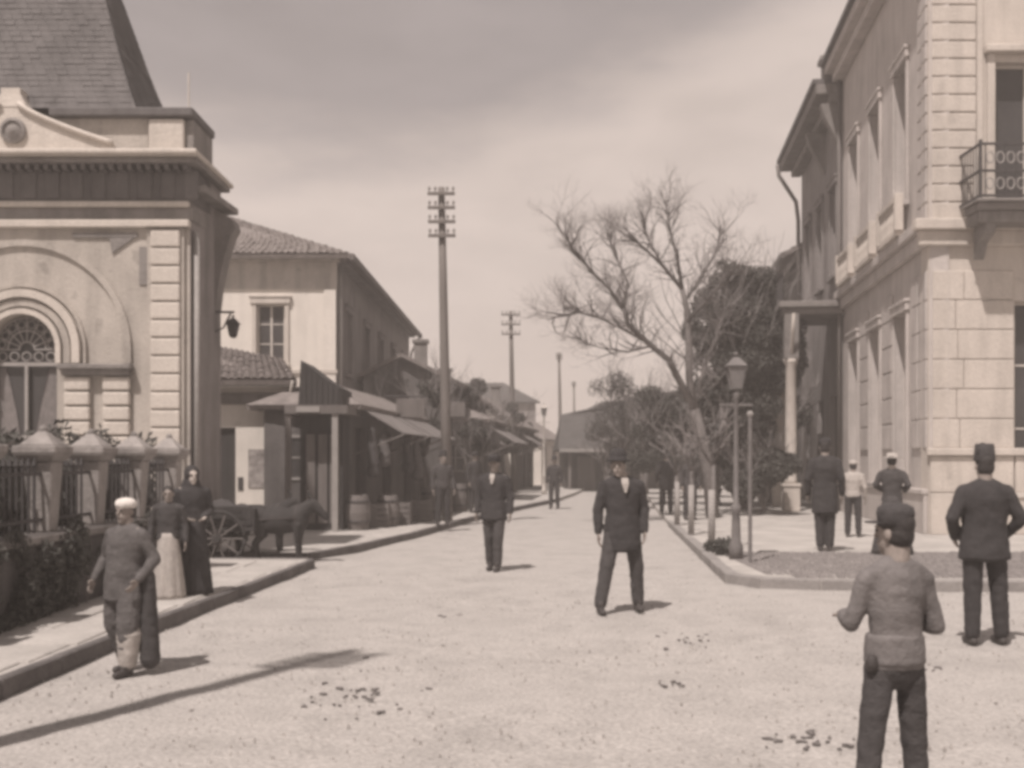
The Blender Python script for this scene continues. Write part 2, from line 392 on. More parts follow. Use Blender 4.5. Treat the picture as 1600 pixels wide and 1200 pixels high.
# clods, dung and loose stones on the road
rnd = random.Random(11)
def clods(cx, cy, n, sx, sy, name, label, s0=.007, s1=.03):
    b = MB()
    for i in range(n):
        x = rnd.gauss(cx, sx*1.15); y = rnd.gauss(cy, sy*1.2); r = s0+(s1-s0)*rnd.random()**2
        b.lathe([(r*.9, -.01), (r, r*.05), (r*.8, r*.16), (r*.2, r*.22)], (x, y, .036), 8, lambda a, t, p=rnd.random()*6, q=rnd.random()*.5: 1+q*1.3*math.sin(2*a+p)+.3*math.sin(3*a+2*p))
    o = b.build(name, M['dung']); tag(o, label, 'debris', kind='stuff')
for (px, py, n, sx, sy, lb) in [(550, 1100, 34, .16, .38, 'scattered dark clods in the near left of the road'), (1072, 1000, 16, .12, .22, 'dark clods behind the wide standing man, right of him'),
        (712, 966, 7, .1, .1, 'few dark clods in the middle of the road'), (1260, 1165, 22, .14, .08, 'dark clods beside the foreground boy'), (1052, 1076, 7, .08, .05, 'small dark clods in the road left of the boy'),
        (1462, 1052, 7, .07, .03, 'small clods between the boy and the fez man')]:
    d = EYE*FOC/(py-HZ); clods(X(px, d), d, n, sx, sy, 'clod_patch', lb)
b = MB()
for i in range(3000):
    y = 3+abs(rnd.gauss(0, 9)); x = rnd.uniform(-.5, .62)*y+rnd.uniform(-.3, .3); r = rnd.uniform(.004, .013)
    b.frustum(x, y, .01, .032+r*.8, r, r*rnd.uniform(.6, 1), r*.5, r*.5)
tag(b.build('loose_gravel', M['road']), 'loose pale gravel strewn over the road', 'gravel', kind='stuff')
# hill behind the town
b = MB(); 
pts = [(x, 10*math.exp(-((x-55)/40)**2)+4.5*math.exp(-((x+30)/40)**2)+.6*math.sin(x*.3)-2) for x in range(-150, 151, 5)]
n = len(pts)
for j, (yy, k) in enumerate(((150, -.1), (180, .5), (215, .85), (250, 1), (290, .5), (330, 0))):
    for x, z in pts: b.v.append((x, yy, max(-.5, z*k+noise.noise((x*.1, yy*.1, 0))*1.0*k)))
for j in range(5):
    for i in range(n-1): b.f.append((j*n+i, j*n+i+1, (j+1)*n+i+1, (j+1)*n+i))
b.build('distant_hill', M['hill'], kind='structure', smooth=True)

# ------------------------------------------------------------------ LEFT: ornate arched building
D1 = 17.0
def lx(px): return (px-800)/100.0
def lz(py): return EYE+(HZ-py)/100.0
lb = empty('ornate_gatehouse', (lx(30), D1, KH), 'ornate stuccoed building with arched window, heavy cornice and steep slate roof behind the fence', 'building')
xr, xl = lx(297), lx(-237); cxm = lx(36)
ARCH_R, SPR = .53, lz(545)
# facade with an arched hole: fan of faces round the opening
def arch_face(x0, x1, z0, z1, cx, r, spr, y, name, m, parent, th=.3):
    b = MB(); n = 20
    arc = [(cx+r*math.cos(math.pi*i/n), spr+r*math.sin(math.pi*i/n)) for i in range(n+1)]
    outer = []
    for (ax, az) in arc:
        dx, dz = ax-cx, az-spr; t = 1e9
        if dx > 1e-6: t = min(t, (x1-cx)/dx)
        if dx < -1e-6: t = min(t, (x0-cx)/dx)
        if dz > 1e-6: t = min(t, (z1-spr)/dz)
        outer.append((cx+dx*t, spr+dz*t))
    ring_i = [(cx+r, z0)]+arc+[(cx-r, z0)]; ring_o = [(x1, z0)]+outer+[(x0, z0)]
    k = len(ring_i); vs = [(a, y, c) for a, c in ring_i]+[(a, y, c) for a, c in ring_o]+[(a, y+th, c) for a, c in ring_i]
    fs = []
    for i in range(k-1):
        fs.append((i, i+1, k+i+1, k+i)); fs.append((i, 2*k+i, 2*k+i+1, i+1))
    # corners skipped by the fan
    for (X_, Z_) in ((x1, z1), (x0, z1)):
        for i in range(1, k-2):
            a, c = ring_o[i], ring_o[i+1]
            if (abs(a[0]-X_) < 1e-4 and abs(c[1]-Z_) < 1e-4 and abs(c[0]-X_) > 1e-4) or (abs(c[0]-X_) < 1e-4 and abs(a[1]-Z_) < 1e-4 and abs(a[0]-X_) > 1e-4):
                vs.append((X_, y, Z_)); fs.append((k+i, k+i+1, len(vs)-1))
    b.add(vs, fs); return b.build(name, m, parent, recalc=False)
arch_face(xl, xr, KH, lz(345), cxm, ARCH_R, SPR, D1, 'front_wall', M['stucco'], lb)
side = (.0635, 1.0)
Ts = frame(xr, D1, side[0], side[1], left=False)
DEPTH = 1.45
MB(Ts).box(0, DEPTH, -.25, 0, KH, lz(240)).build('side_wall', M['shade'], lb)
MB().box(xl, xr-.26, D1+1.3, D1+1.5, KH, lz(240)).build('rear_wall', M['shade'], lb)
MB().box(xl, xl+.25, D1+.31, D1+1.29, KH, lz(240)).build('side_wall', M['shade'], lb)
MB().box(xl, xr-.02, D1+.006, D1+.3, lz(345), lz(325)).build('lower_ledge', M['stucco'], lb)
# mouldings of the entablature, stacked butt to butt
def band(name, z0, z1, proj, m, sideproj=None, bevel=.015):
    sp = proj if sideproj is None else sideproj
    b = MB(); b.box(xl-sp, xr+sp, D1-proj, D1+DEPTH+sp, z0, z1); return b.build(name, m, lb, bevel=bevel)
band('architrave_ledge', lz(357), lz(345), .10, M['stuccol'], .0)
band('architrave', lz(345)+.002, lz(325), .03, M['cornice'], .05)
band('frieze_ledge', lz(325)+.002, lz(316), .10, M['stuccol'], .0)
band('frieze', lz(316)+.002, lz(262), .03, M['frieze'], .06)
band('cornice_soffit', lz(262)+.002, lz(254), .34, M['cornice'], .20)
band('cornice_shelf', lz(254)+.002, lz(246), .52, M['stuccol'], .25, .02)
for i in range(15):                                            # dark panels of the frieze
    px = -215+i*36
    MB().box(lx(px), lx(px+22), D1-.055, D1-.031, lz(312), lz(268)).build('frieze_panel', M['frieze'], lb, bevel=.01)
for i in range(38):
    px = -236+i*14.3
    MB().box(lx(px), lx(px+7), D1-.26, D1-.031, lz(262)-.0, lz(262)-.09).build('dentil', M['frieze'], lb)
# attic
MB().box(xl+.05, lx(232), D1-.02, D1+1.0, lz(246)+.003, lz(186)).build('attic_wall', M['stucco'], lb)
MB().box(lx(235), lx(290), D1-.10, D1+1.02, lz(246)+.003, lz(188)).build('attic_pedestal', M['stuccol'], lb, bevel=.02)
MB().box(lx(292), lx(303), D1-.02, D1+1.05, lz(246)+.003, lz(188)).build('attic_return', M['cornice'], lb)
MB().box(lx(82), lx(306), D1-.16, D1+1.10, lz(186)+.003, lz(172)).build('attic_coping', M['slate'], lb, bevel=.02)
MB().box(xl-.05, lx(-42), D1-.16, D1+1.10, lz(186)+.003, lz(172)).build('attic_coping', M['slate'], lb, bevel=.02)
# scrolled pediment with finial block and medallion
def scroll(s):
    o = []
    for i in range(15):
        t = i/14; o.append((lx(20+s*(14+146*t)), lz(165+62*(t**.75)-10*math.sin(math.pi*t)*0)))
    return o
for s in (1, -1):
    pts = scroll(s)
    poly = [(x, z) for x, z in pts]+[(pts[-1][0], lz(243)), (lx(20), lz(243)), (lx(20), lz(165))]
    MB().prism(poly, D1-.10, D1-.022, 'y').build('pediment', M['stuccol'], lb)
    MB().tube([(x, D1-.13, z) for x, z in pts], .045, 6).build('pediment_moulding', M['stuccol'], lb, smooth=True)
MB().frustum(lx(20), D1+.05, lz(170), lz(150), .26, .16, .16, .14).box(lx(5), lx(35), D1-.08, D1+.18, lz(150)+.002, lz(140)).build('finial_block', M['stuccol'], lb)
T = Matrix.Translation((lx(26), D1-.101, lz(208))) @ Matrix.Rotation(R(90), 4, 'X')
MB(T).lathe([(.2, 0), (.2, .05), (.15, .07), (.14, .03), (.09, .05), (.02, .08)], n=24).build('medallion', M['cornice'], lb, smooth=False)
MB().box(lx(-236), lx(226), D1-.06, D1-.021, lz(243), lz(238)).build('attic_moulding', M['cornice'], lb)
# steep slate roof behind the attic
rcx, rcy = -9.0, D1+1.36
def hxy(z): f = .10*max(0, 1-(z-7.2)/1.4)**2; return 2.76-.31*(z-7.94)+f, max(.04, .93-.26*(z-8))+f
RZ0 = 7.2; RH = 4.2
def rring(z):
    a, c = hxy(z); return [(rcx-a, rcy-c, z), (rcx+a, rcy-c, z), (rcx+a, rcy+c, z), (rcx-a, rcy+c, z)]
b = MB(); vs = []
for i in range(11): vs += rring(RZ0+RH*i/10)
fs = []
for i in range(10):
    for k in range(4): fs.append((i*4+k, i*4+(k+1) % 4, (i+1)*4+(k+1) % 4, (i+1)*4+k))
fs.append(tuple(range(len(vs)-4, len(vs)))); b.add(vs, fs); roof = b.build('roof', M['slate'], lb)
b = MB(); rr = random.Random(2)                                # slate courses on the front and right slopes
for k in range(42):
    z0 = RZ0+RH*k/42; z1 = min(RZ0+RH, RZ0+RH*(k+1.1)/42); (a0, c0), (a1, c1) = hxy(z0), hxy(z1)
    u = -a0+(k % 2)*.09
    while u < a0-.02:
        u2 = min(u+.17, a0); e = rr.uniform(.008, .02)
        b.add([(rcx+u, rcy-c0-e, z0), (rcx+u2-.008, rcy-c0-e, z0), (rcx+(u2-.008)*a1/a0, rcy-c1-.006, z1), (rcx+u*a1/a0, rcy-c1-.006, z1)], [(0, 1, 2, 3)]); u = u2
    u = -c0
    while u < c0-.02:
        u2 = min(u+.17, c0); e = rr.uniform(.012, .035)
        b.add([(rcx+a0+e, rcy+u, z0), (rcx+a0+e, rcy+u2-.008, z0), (rcx+a1+.006, rcy+(u2-.008)*c1/c0, z1), (rcx+a1+.006, rcy+u*c1/c0, z1)], [(0, 1, 2, 3)]); u = u2
b.build('slate_tile', M['slate'], roof, kind='stuff', recalc=False)
MB().box(rcx-2.6, rcx+2.6, D1+1.52, D1+2.2, KH, RZ0+.01).build('rear_hall', M['shade'], lb)
# eaves bracket at the far side corner (dark curved support)
b = MB(Ts)
pr = [(.0, lz(300)), (.30, lz(318)), (.34, lz(332)), (.27, lz(345)), (.16, lz(380)), (.05, lz(430)), (.0, lz(470))]
b.prism([(-p[0]*-1, p[1]) for p in pr], DEPTH-.3, DEPTH+.02, 'x'); b.build('eaves_bracket', M['cornice'], lb)
MB(Ts).box(-.0, DEPTH+.2, .005, .24, lz(300), lz(300)+.1).build('side_cornice', M['cornice'], lb)
# pilaster of rusticated blocks
zz = lz(357)-.004; top = zz
MB().box(lx(230), lx(299), D1-.14, D1-.002, lz(357)+.0, lz(346)).build('pilaster_capital', M['stuccol'], lb, bevel=.015)
for px0, px1 in ((238, 284), (-232, -186)):
    MB().box(lx(px0-6), lx(px1+5), D1-.06, D1-.002, KH, lz(358)).build('pilaster', M['stucco'], lb)
    z = lz(362); first = None
    while z > KH+.3:
        if first is None:
            first = MB().box(lx(px0), lx(px1), D1-.115, D1-.062, z-.255, z).build('pilaster_block', M['stuccol'], lb, bevel=.02); z0 = z
        else: inst(first, (0, 0, z-z0))
        z -= .28
MB().box(lx(218), lx(231), D1-.02, D1-.003, lz(445), lz(386)).build('wall_slot', M['cornice'], lb)
MB().box(lx(115), lx(215), D1-.035, D1-.003, lz(371), lz(364)).build('wall_moulding', M['cornice'], lb)
b = MB(); b.prism([(lx(172), lz(372)), (lx(210), lz(372)), (lx(176), lz(396))], D1-.03, D1-.004, 'y').build('spandrel_relief', M['cornice'], lb)
# archivolts
def ring(r0, r1, y0, y1, name, m, zbot, n=28):
    b = MB(); vs = []
    path = [(1, zbot-SPR)]+[(math.cos(math.pi*i/n), math.sin(math.pi*i/n)) for i in range(n+1)]+[(-1, zbot-SPR)]
    for k, (c, s) in enumerate(path):
        for r in (r0, r1):
            zz = SPR+(s*r if 0 < k < len(path)-1 else s)
            for yv in (y0, y1): vs.append((cxm+c*r, yv, zz))
    fs = []
    for i in range(len(path)-1):
        a, e = i*4, (i+1)*4
        for p, q in ((0, 1), (1, 3), (3, 2), (2, 0)): fs.append((a+p, a+q, e+q, e+p))
    fs += [(0, 1, 3, 2), (len(vs)-4, len(vs)-3, len(vs)-1, len(vs)-2)]
    return b.add(vs, fs).build(name, m, lb)
imp = lz(568)
ring(.54, .62, D1-.10, D1-.003, 'archivolt', M['stuccol'], imp)
ring(.66, .76, D1-.08, D1-.003, 'archivolt', M['stucco'], imp)
ring(.80, .92, D1-.12, D1-.003, 'archivolt', M['stuccol'], imp)
ring(.96, 1.00, D1-.06, D1-.003, 'archivolt', M['stucco'], imp)
ring(1.60, 1.70, D1-.05, D1-.003, 'outer_arch_moulding', M['stucco'], imp)
for s in (1, -1):
    def sx(px): return cxm+s*(lx(px)-cxm)
    a, c = sorted((sx(97), sx(210)))
    MB().box(a, c, D1-.20, D1-.003, lz(578), lz(570)+.0).build('impost_shelf', M['cornice'], lb, bevel=.015)
    MB().box(a+.05, c-.05, D1-.13, D1-.003, lz(587), lz(578)-.003).build('impost_moulding', M['cornice'], lb)
    for q0, q1 in ((103, 143), (163, 205)):
        z = lz(590); first = None
        while z > KH+.3:
            a, c = sorted((sx(q0), sx(q1)))
            if first is None: first = MB().box(a, c, D1-.10, D1-.003, z-.20, z).build('pier_block', M['stuccol'], lb, bevel=.02); z0 = z
            else: inst(first, (0, 0, z-z0))
            z -= .232
# arched window: fan grille, tracery, curtains and glass
wo = MB(); wo.box(cxm-.53, cxm-.49, D1+.12, D1+.17, 1.1, SPR).box(cxm+.49, cxm+.53, D1+.12, D1+.17, 1.1, SPR).box(cxm-.48, cxm+.48, D1+.12, D1+.16, SPR-.26, SPR-.20)
wo.box(cxm-.025, cxm+.025, D1+.11, D1+.16, 1.1, SPR-.26).box(cxm-.48, cxm+.48, D1+.12, D1+.16, 2.0, 2.05)
for i in range(9):
    a = math.pi*(i+.0)/8; wo.tube([(cxm+.12*math.cos(a), D1+.14, SPR+.12*math.sin(a)), (cxm+.52*math.cos(a), D1+.14, SPR+.52*math.sin(a))], .012, 5)
for r in (.12, .3, .5): wo.tube([(cxm+r*math.cos(math.pi*i/20), D1+.14, SPR+r*math.sin(math.pi*i/20)) for i in range(21)], .014, 5)
for i in range(8):
    a = math.pi*(i+.5)/8; wo.tube([(cxm+.40*math.cos(a)+.06*math.cos(t*math.pi/5), D1+.13, SPR+.40*math.sin(a)+.06*math.sin(t*math.pi/5)) for t in range(11)], .009, 4)
for i in range(5): wo.tube([(cxm-.38+i*.19+.07*math.cos(t*math.pi/6), D1+.13, SPR-.11+.07*math.sin(t*math.pi/6)) for t in range(13)], .011, 4)
aw = wo.build('arched_window', M['greyp'], lb)
b = MB(); n = 20; pts = [(cxm+.53, 1.1)]+[(cxm+.53*math.cos(math.pi*i/n), SPR+.53*math.sin(math.pi*i/n)) for i in range(n+1)]+[(cxm-.53, 1.1)]
b.prism(pts, D1+.20, D1+.215, 'y').build('pane', M['glass'], aw)
for s in (-1, 1):
    b = MB(); vs = []; 
    for j in range(9):
        t = j/8; z = SPR-.28-t*1.7; w0 = .46; w1 = .10+.24*(1-math.sin(min(1, t*1.1)*math.pi/2))
        for k in range(13):
            u = w0+(w1-w0)*k/12; vs.append((cxm+s*u, D1+.185+.012*math.sin(k*2.4), z))
    fs = [(j*13+k, j*13+k+1, (j+1)*13+k+1, (j+1)*13+k) for j in range(8) for k in range(12)]
    b.add(vs, fs).build('curtain', M['midgrey'], aw, smooth=True)
# small mast and rain pipe on the corner
MB().tube([(lx(283), D1+.4, lz(172)), (lx(283), D1+.4, lz(100))], .018, 6).build('mast', M['cream'], lb)
MB(Ts).tube([(.12, .06, lz(360)), (.12, .06, KH)], .05, 8).build('rain_pipe', M['greyp'], lb, smooth=True)
# wall lantern bracket on its side wall
def lantern(mb, x, y, z, s=1):
    mb.frustum(x, y, z, z+.34*s, .09*s, .09*s, .15*s, .15*s).frustum(x, y, z+.342*s, z+.50*s, .18*s, .18*s, .05*s, .05*s)
    mb.ball((x, y, z+.55*s), .04*s).frustum(x, y, z-.05*s, z-.002, .04*s, .04*s, .09*s, .09*s)
wl = empty('wall_lantern', (-4.95, 18.1, 3.9), 'small dark lantern on an iron bracket at the side of the ornate building', 'lamp')
b = MB(); b.tube([(-4.93, 18.1, 4.12), (-4.62, 18.1, 4.12)], .02, 6).tube([(-4.93, 18.1, 3.8), (-4.8, 18.1, 3.86), (-4.68, 18.1, 4.1)], .015, 6).build('bracket', M['iron'], wl)
b = MB(); lantern(b, -4.64, 18.1, 3.72, .6); b.build('lantern', M['iron'], wl)

# ------------------------------------------------------------------ fence: plinth, pillars, railings, hedge
fr = empty('pillared_fence', (-4.6, 8, KH), 'low wall with capped stone pillars and dark iron railings along the left pavement', 'fence')
def fx_(y): return -4.62+.02*(y-8)
Tf = frame(fx_(2.5), 2.5, fx_(15.2)-fx_(2.5), 12.7, left=False)
MB(Tf).box(0, 12.6, -.36, 0, KH, .86).build('plinth', M['plinth'], fr, bevel=.02)
MB(Tf).box(-.02, 12.62, -.40, .04, .862, .95).build('plinth_coping', M['cornice'], fr, bevel=.015)
first = None
ylist = [2.9, 4.25, 5.6, 6.95, 8.3, 9.6, 11.0, 12.2, 13.5, 14.8]
for y in ylist:
    u = y-2.5
    if first is None:
        u0 = u
        first = MB(Tf).frustum(u, -.18, .952, 1.66, .095, .11, .13, .15).build('pillar', M['fencestone'], fr, bevel=.015)
        cap = MB(Tf)
        cap.frustum(u, -.18, 1.662, 1.74, .15, .16, .22, .22).box(u-.22, u+.22, -.40, .04, 1.742, 1.82).frustum(u, -.18, 1.822, 1.97, .18, .18, .035, .035)
        cap = cap.build('pillar_cap', M['fencestone'], fr, bevel=.01)
        knob = MB(Tf).ball((u, -.18, 1.98), .045).build('finial', M['cornice'], cap, smooth=True)
    else:
        v = Tf.to_3x3() @ Vector((u-u0, 0, 0)); inst(first, v); c2 = inst(cap, v); k2 = knob.copy(); C.objects.link(k2); k2.parent = c2
bar = None; u = .3
while u < 12.5:
    if all(abs(u-(y-2.5)) > .16 for y in ylist):
        if bar is None:
            bar = MB(Tf).box(u-.011, u+.011, -.191, -.169, .952, 1.62).frustum(u, -.18, 1.62, 1.70, .022, .022, .004, .004).build('railing_bar', M['iron'], fr); ub = u
        else: inst(bar, Tf.to_3x3() @ Vector((u-ub, 0, 0)))
    u += .125
for z in (1.06, 1.52): MB(Tf).box(.1, 12.5, -.165, -.14, z, z+.035).build('railing_rail', M['iron'], fr)

def leaves(name, m, parent, lobes, n, size, seed=1, kind=None, gap=-.16):
    """many small leaf faces spread unevenly through the volume of the lobes"""
    rg = np.random.default_rng(seed); c = np.array([l[0] for l in lobes]); r_ = np.array([l[1] for l in lobes])
    ws = r_.prod(1); ws /= ws.sum(); i = rg.choice(len(lobes), n, p=ws)
    d = rg.normal(size=(n, 3)); d /= np.linalg.norm(d, axis=1)[:, None]; p = c[i]+d*r_[i]*(rg.random(n)**.42)[:, None]
    keep = np.array([noise.noise((q[0]*1.5, q[1]*1.5, q[2]*1.5))+.5*noise.noise((q[0]*4, q[1]*4, q[2]*4)) > gap for q in p.tolist()]); p = p[keep]; n = len(p)
    a = rg.normal(size=(n, 3)); a /= np.linalg.norm(a, axis=1)[:, None]; e = np.cross(a, rg.normal(size=(n, 3))); e /= np.linalg.norm(e, axis=1)[:, None]
    s_ = (size*rg.uniform(.5, 1.6, n))[:, None]; vs = np.stack([p-a*s_, p+e*s_*.4, p+a*s_, p-e*s_*.4], 1).reshape(-1, 3)
    b = MB(); b.v = vs.tolist(); b.f = [(k, k+1, k+2, k+3) for k in range(0, 4*n, 4)]
    return b.build(name, m, parent, recalc=False, kind=kind)
# hedge behind the railing
hd = empty('clipped_hedge', (-5.5, 10, KH), 'dense dark hedge filling the space behind the railings', 'hedge')
lob = [((-5.22+random.uniform(-.1, .1), y, 1.15), (.38, .5, .92+random.uniform(-.08, .1))) for y in np.arange(3, 15.6, .55)]
leaves('foliage', M['hedge'], hd, lob, 30000, .05, 4)
b = MB()
for y in np.arange(3, 15.6, .6): b.tube([(-5.45, y, KH), (-5.4, y+.1, 1.3)], .03, 5)
b.build('stem', M['bark'], hd)
fs_ = empty('fence_foot_shade_creeper', (-4.5, 9, KH), 'ragged dark creeper added to stand for shadow at the foot of the railings', 'creeper')  # foliage added to give the shadowy band along the wall foot
rq = random.Random(6); lob2 = []
for y in np.arange(3, 15, .33):
    hh_ = rq.uniform(.35, .95); lob2.append(((fx_(y)+.06, y, KH+hh_*.5), (rq.uniform(.05, .16), .3, hh_*.6)))
leaves('foliage', M['hedge'], fs_, lob2, 34000, .032, 5)
b = MB()
for y in np.arange(3, 15, .5): b.tube([(fx_(y)+.05, y, KH), (fx_(y)+.03, y+.1, .7)], .012, 4)
b.build('creeper_stem', M['bark'], fs_, kind='stuff')
b = MB().box(-5.55, -5.12, 2.8, 15.4, KH, 1.62); b.build('inner_foliage', M['hedge'], hd)

# ------------------------------------------------------------------ LEFT: lime-white shop with lean-to roof
DS = 25.0; EH = Z(604, DS)
sh = empty('whitewashed_shop', (-5.4, DS, KH), 'small single-storey whitewashed shop with tiled lean-to roof and a poster', 'shop')
Tsh = frame(-9.0, DS, 1, 0, left=False)
wr = X(462, DS)+9.0
wall(Tsh, 0, wr, KH, EH, [(X(318, DS)+9, X(368, DS)+9, KH, Z(668, DS))], .25, 'front_wall', M['white'], sh)
MB().box(X(319, DS), X(367, DS), DS+.08, DS+.13, KH, Z(669, DS)).build('door', M['dark'], sh)
MB().box(X(372, DS), X(380, DS), DS-.02, DS-.003, .95, 1.25).build('wall_plate', M['iron'], sh)
MB().box(X(388, DS), X(430, DS), DS-.02, DS-.003, Z(762, DS), Z(702, DS)).build('poster', M['poster'], sh)
MB().box(X(436, DS), X(468, DS), DS-.06, DS-.003, KH, 2.7).build('shutter', M['dark'], sh)
MB().box(-9, X(462, DS), DS-.06, DS-.003, Z(632, DS), Z(614, DS)).build('eaves_shade_board', M['cornice'], sh, bevel=.01)  # dark board added in place of the shadow under the eaves
MB().box(-9, X(464, DS), DS-.42, DS-.0, EH+.003, EH+.11).build('eaves_board', M['cornice'], sh)
ea = EH+.12
A = (-9, DS-.5, ea); B = (X(464, DS-.5), DS-.5, ea); Cc = (X(440, DS+2), DS+2.2, 4.15); Dd = (-9, DS+2.2, 4.8)
rf = slab([A, B, Cc, Dd], M['tile'], 'roof', sh)
tiled('roof_tile', A, B, Dd, Cc, M['tile'], rf, 11, 24)
MB().box(-9, X(462, DS), DS+.3, DS+3, KH, EH-.01).build('rear_wall', M['shade'], sh)
MB().tube([(X(458, DS-.45), DS-.5, EH+.1), (X(458, DS), DS-.35, EH-.2), (X(447, DS), DS-.1, EH-.5)], .035, 6).build('gutter_pipe', M['cream'], sh, smooth=True)

# dark wooden kiosk with pointed boarded gable
kk = empty('boarded_kiosk', (-4.1, 23.3, KH), 'dark wooden kiosk with a pointed boarded gable next to the whitewashed shop', 'kiosk')
d = 23.2
gp = [(X(466, d), 2.8), (X(470, d), Z(563, d)), (X(505, d), Z(590, d)), (X(532, d), Z(606, d)), (X(534, d), 2.8)]
MB().prism(gp, d, d+1.6, 'y').build('gable', M['dark'], kk)
k = 0
x = gp[1][0]+.02
while x < gp[-1][0]-.06:
    zt = np.interp(x+.05, [gp[1][0], gp[2][0], gp[3][0]], [gp[1][1], gp[2][1], gp[3][1]])
    MB().box(x, x+.10, d-.03, d-.003, 2.8, zt-.03).build('board', M['dark'], kk); x += .115
MB().box(X(452, d), X(548, d), d-.5, d+1.5, 2.62, 2.797).build('canopy', M['wood'], kk)
MB().box(X(468, d), X(535, d), d+.05, d+1.5, KH, 2.617).build('body', M['dark'], kk)
for px in (478, 497, 515): MB().box(X(px, d), X(px+14, d), d+.01, d+.047, .3, 2.2).build('shutter', M['wood'], kk)
for px in (524, 452): MB().box(X(px, d), X(px, d)+.12, d-.46, d-.34, KH, 2.617).build('post', M['greyp'] if px > 500 else M['wood'], kk)
MB().box(X(470, d), X(506, d), d-.53, d-.503, 2.65, 2.77).build('name_board', M['greyp'], kk)

# ------------------------------------------------------------------ LEFT: two-storey cream house
DH = 32.0
ch = empty('cream_house', (-6, DH, KH), 'two-storey pale plastered house with hipped tile roof and one shuttered window to the front', 'house')
xc = X(525, DH); eave = Z(402, DH)
Tc = frame(xc, DH, -1, 0, left=True)       # front, u to the left
wa, wb = xc-X(445, DH), xc-X(401, DH)
wall(Tc, 0, 7, KH, eave-.15, [(wa, wb, Z(568, DH), Z(475, DH))], .3, 'front_wall', M['white'], ch)
window(Tc, wa, wb, Z(568, DH), Z(475, DH), ch, M['cream'], M['stuccol'], 2, 3, .12)
MB(Tc).box(-.04, 7, .003, .05, eave-.95, eave-.155).build('frieze_band', M['stucco'], ch)
MB(Tc).box(-.12, 7, .003, .28, eave-.15, eave-.04).build('eaves_moulding', M['stucco'], ch)
MB(Tc).box(-.05, 7, .003, .07, Z(578, DH)-.1, Z(578, DH)).build('string_course', M['stuccol'], ch)
MB(Tc).box(.0, .35, .003, .045, KH, eave-.96).build('corner_strip', M['white'], ch)
Tcs = frame(xc, DH, .013, 1, left=False)
LH = 20.0
ho = []
for i in range(5):
    u = 1.6+i*3.8; ho.append((u, u+1.1, 4.3, 6.2)); ho.append((u, u+1.3, .6, 3.0))
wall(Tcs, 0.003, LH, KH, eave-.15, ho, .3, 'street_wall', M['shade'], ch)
for hh in ho: window(Tcs, *hh, ch, M['greyp'], M['shade'], 2, 2, .12)
MB(Tcs).box(0, LH, .003, .3, eave-.15, eave-.03).build('eaves_moulding', M['shade'], ch)
MB(Tcs).tube([(.25, .08, eave-.2), (.25, .08, KH)], .06, 8).build('rain_pipe', M['greyp'], ch, smooth=True)
def Pc(u, w_, z): return Tcs @ Vector((u, w_, z))
ov = .5
e0 = Pc(-ov, ov, eave); e1 = Pc(LH+.3, ov, eave); e2 = Vector((xc-7, DH-ov, eave))
r0 = Pc(5.5, -5.2, eave+2.55); r1 = Pc(LH-5, -5.2, eave+2.55); e3 = Pc(LH+.3, -11, eave); r2 = Vector((xc-7, DH+5.2, eave+2.6))
rf = slab([e0, r0, r2, e2], M['tile'], 'roof', ch); slab([e0, e1, r1, r0], M['tile'], 'roof', ch)
tiled('roof_tile', e2, e0, r2, r0, M['tile'], rf, 22, 40)
MB(Tcs).box(-ov+.0, LH+.3, ov-.02, ov+.1, eave-.16, eave+.02).build('gutter', M['wood'], ch)
MB(Tcs).tube([(LH, ov, eave-.1), (LH, .1, eave-.9), (LH, .08, eave-2.5)], .06, 6).build('gutter_pipe', M['greyp'], ch)

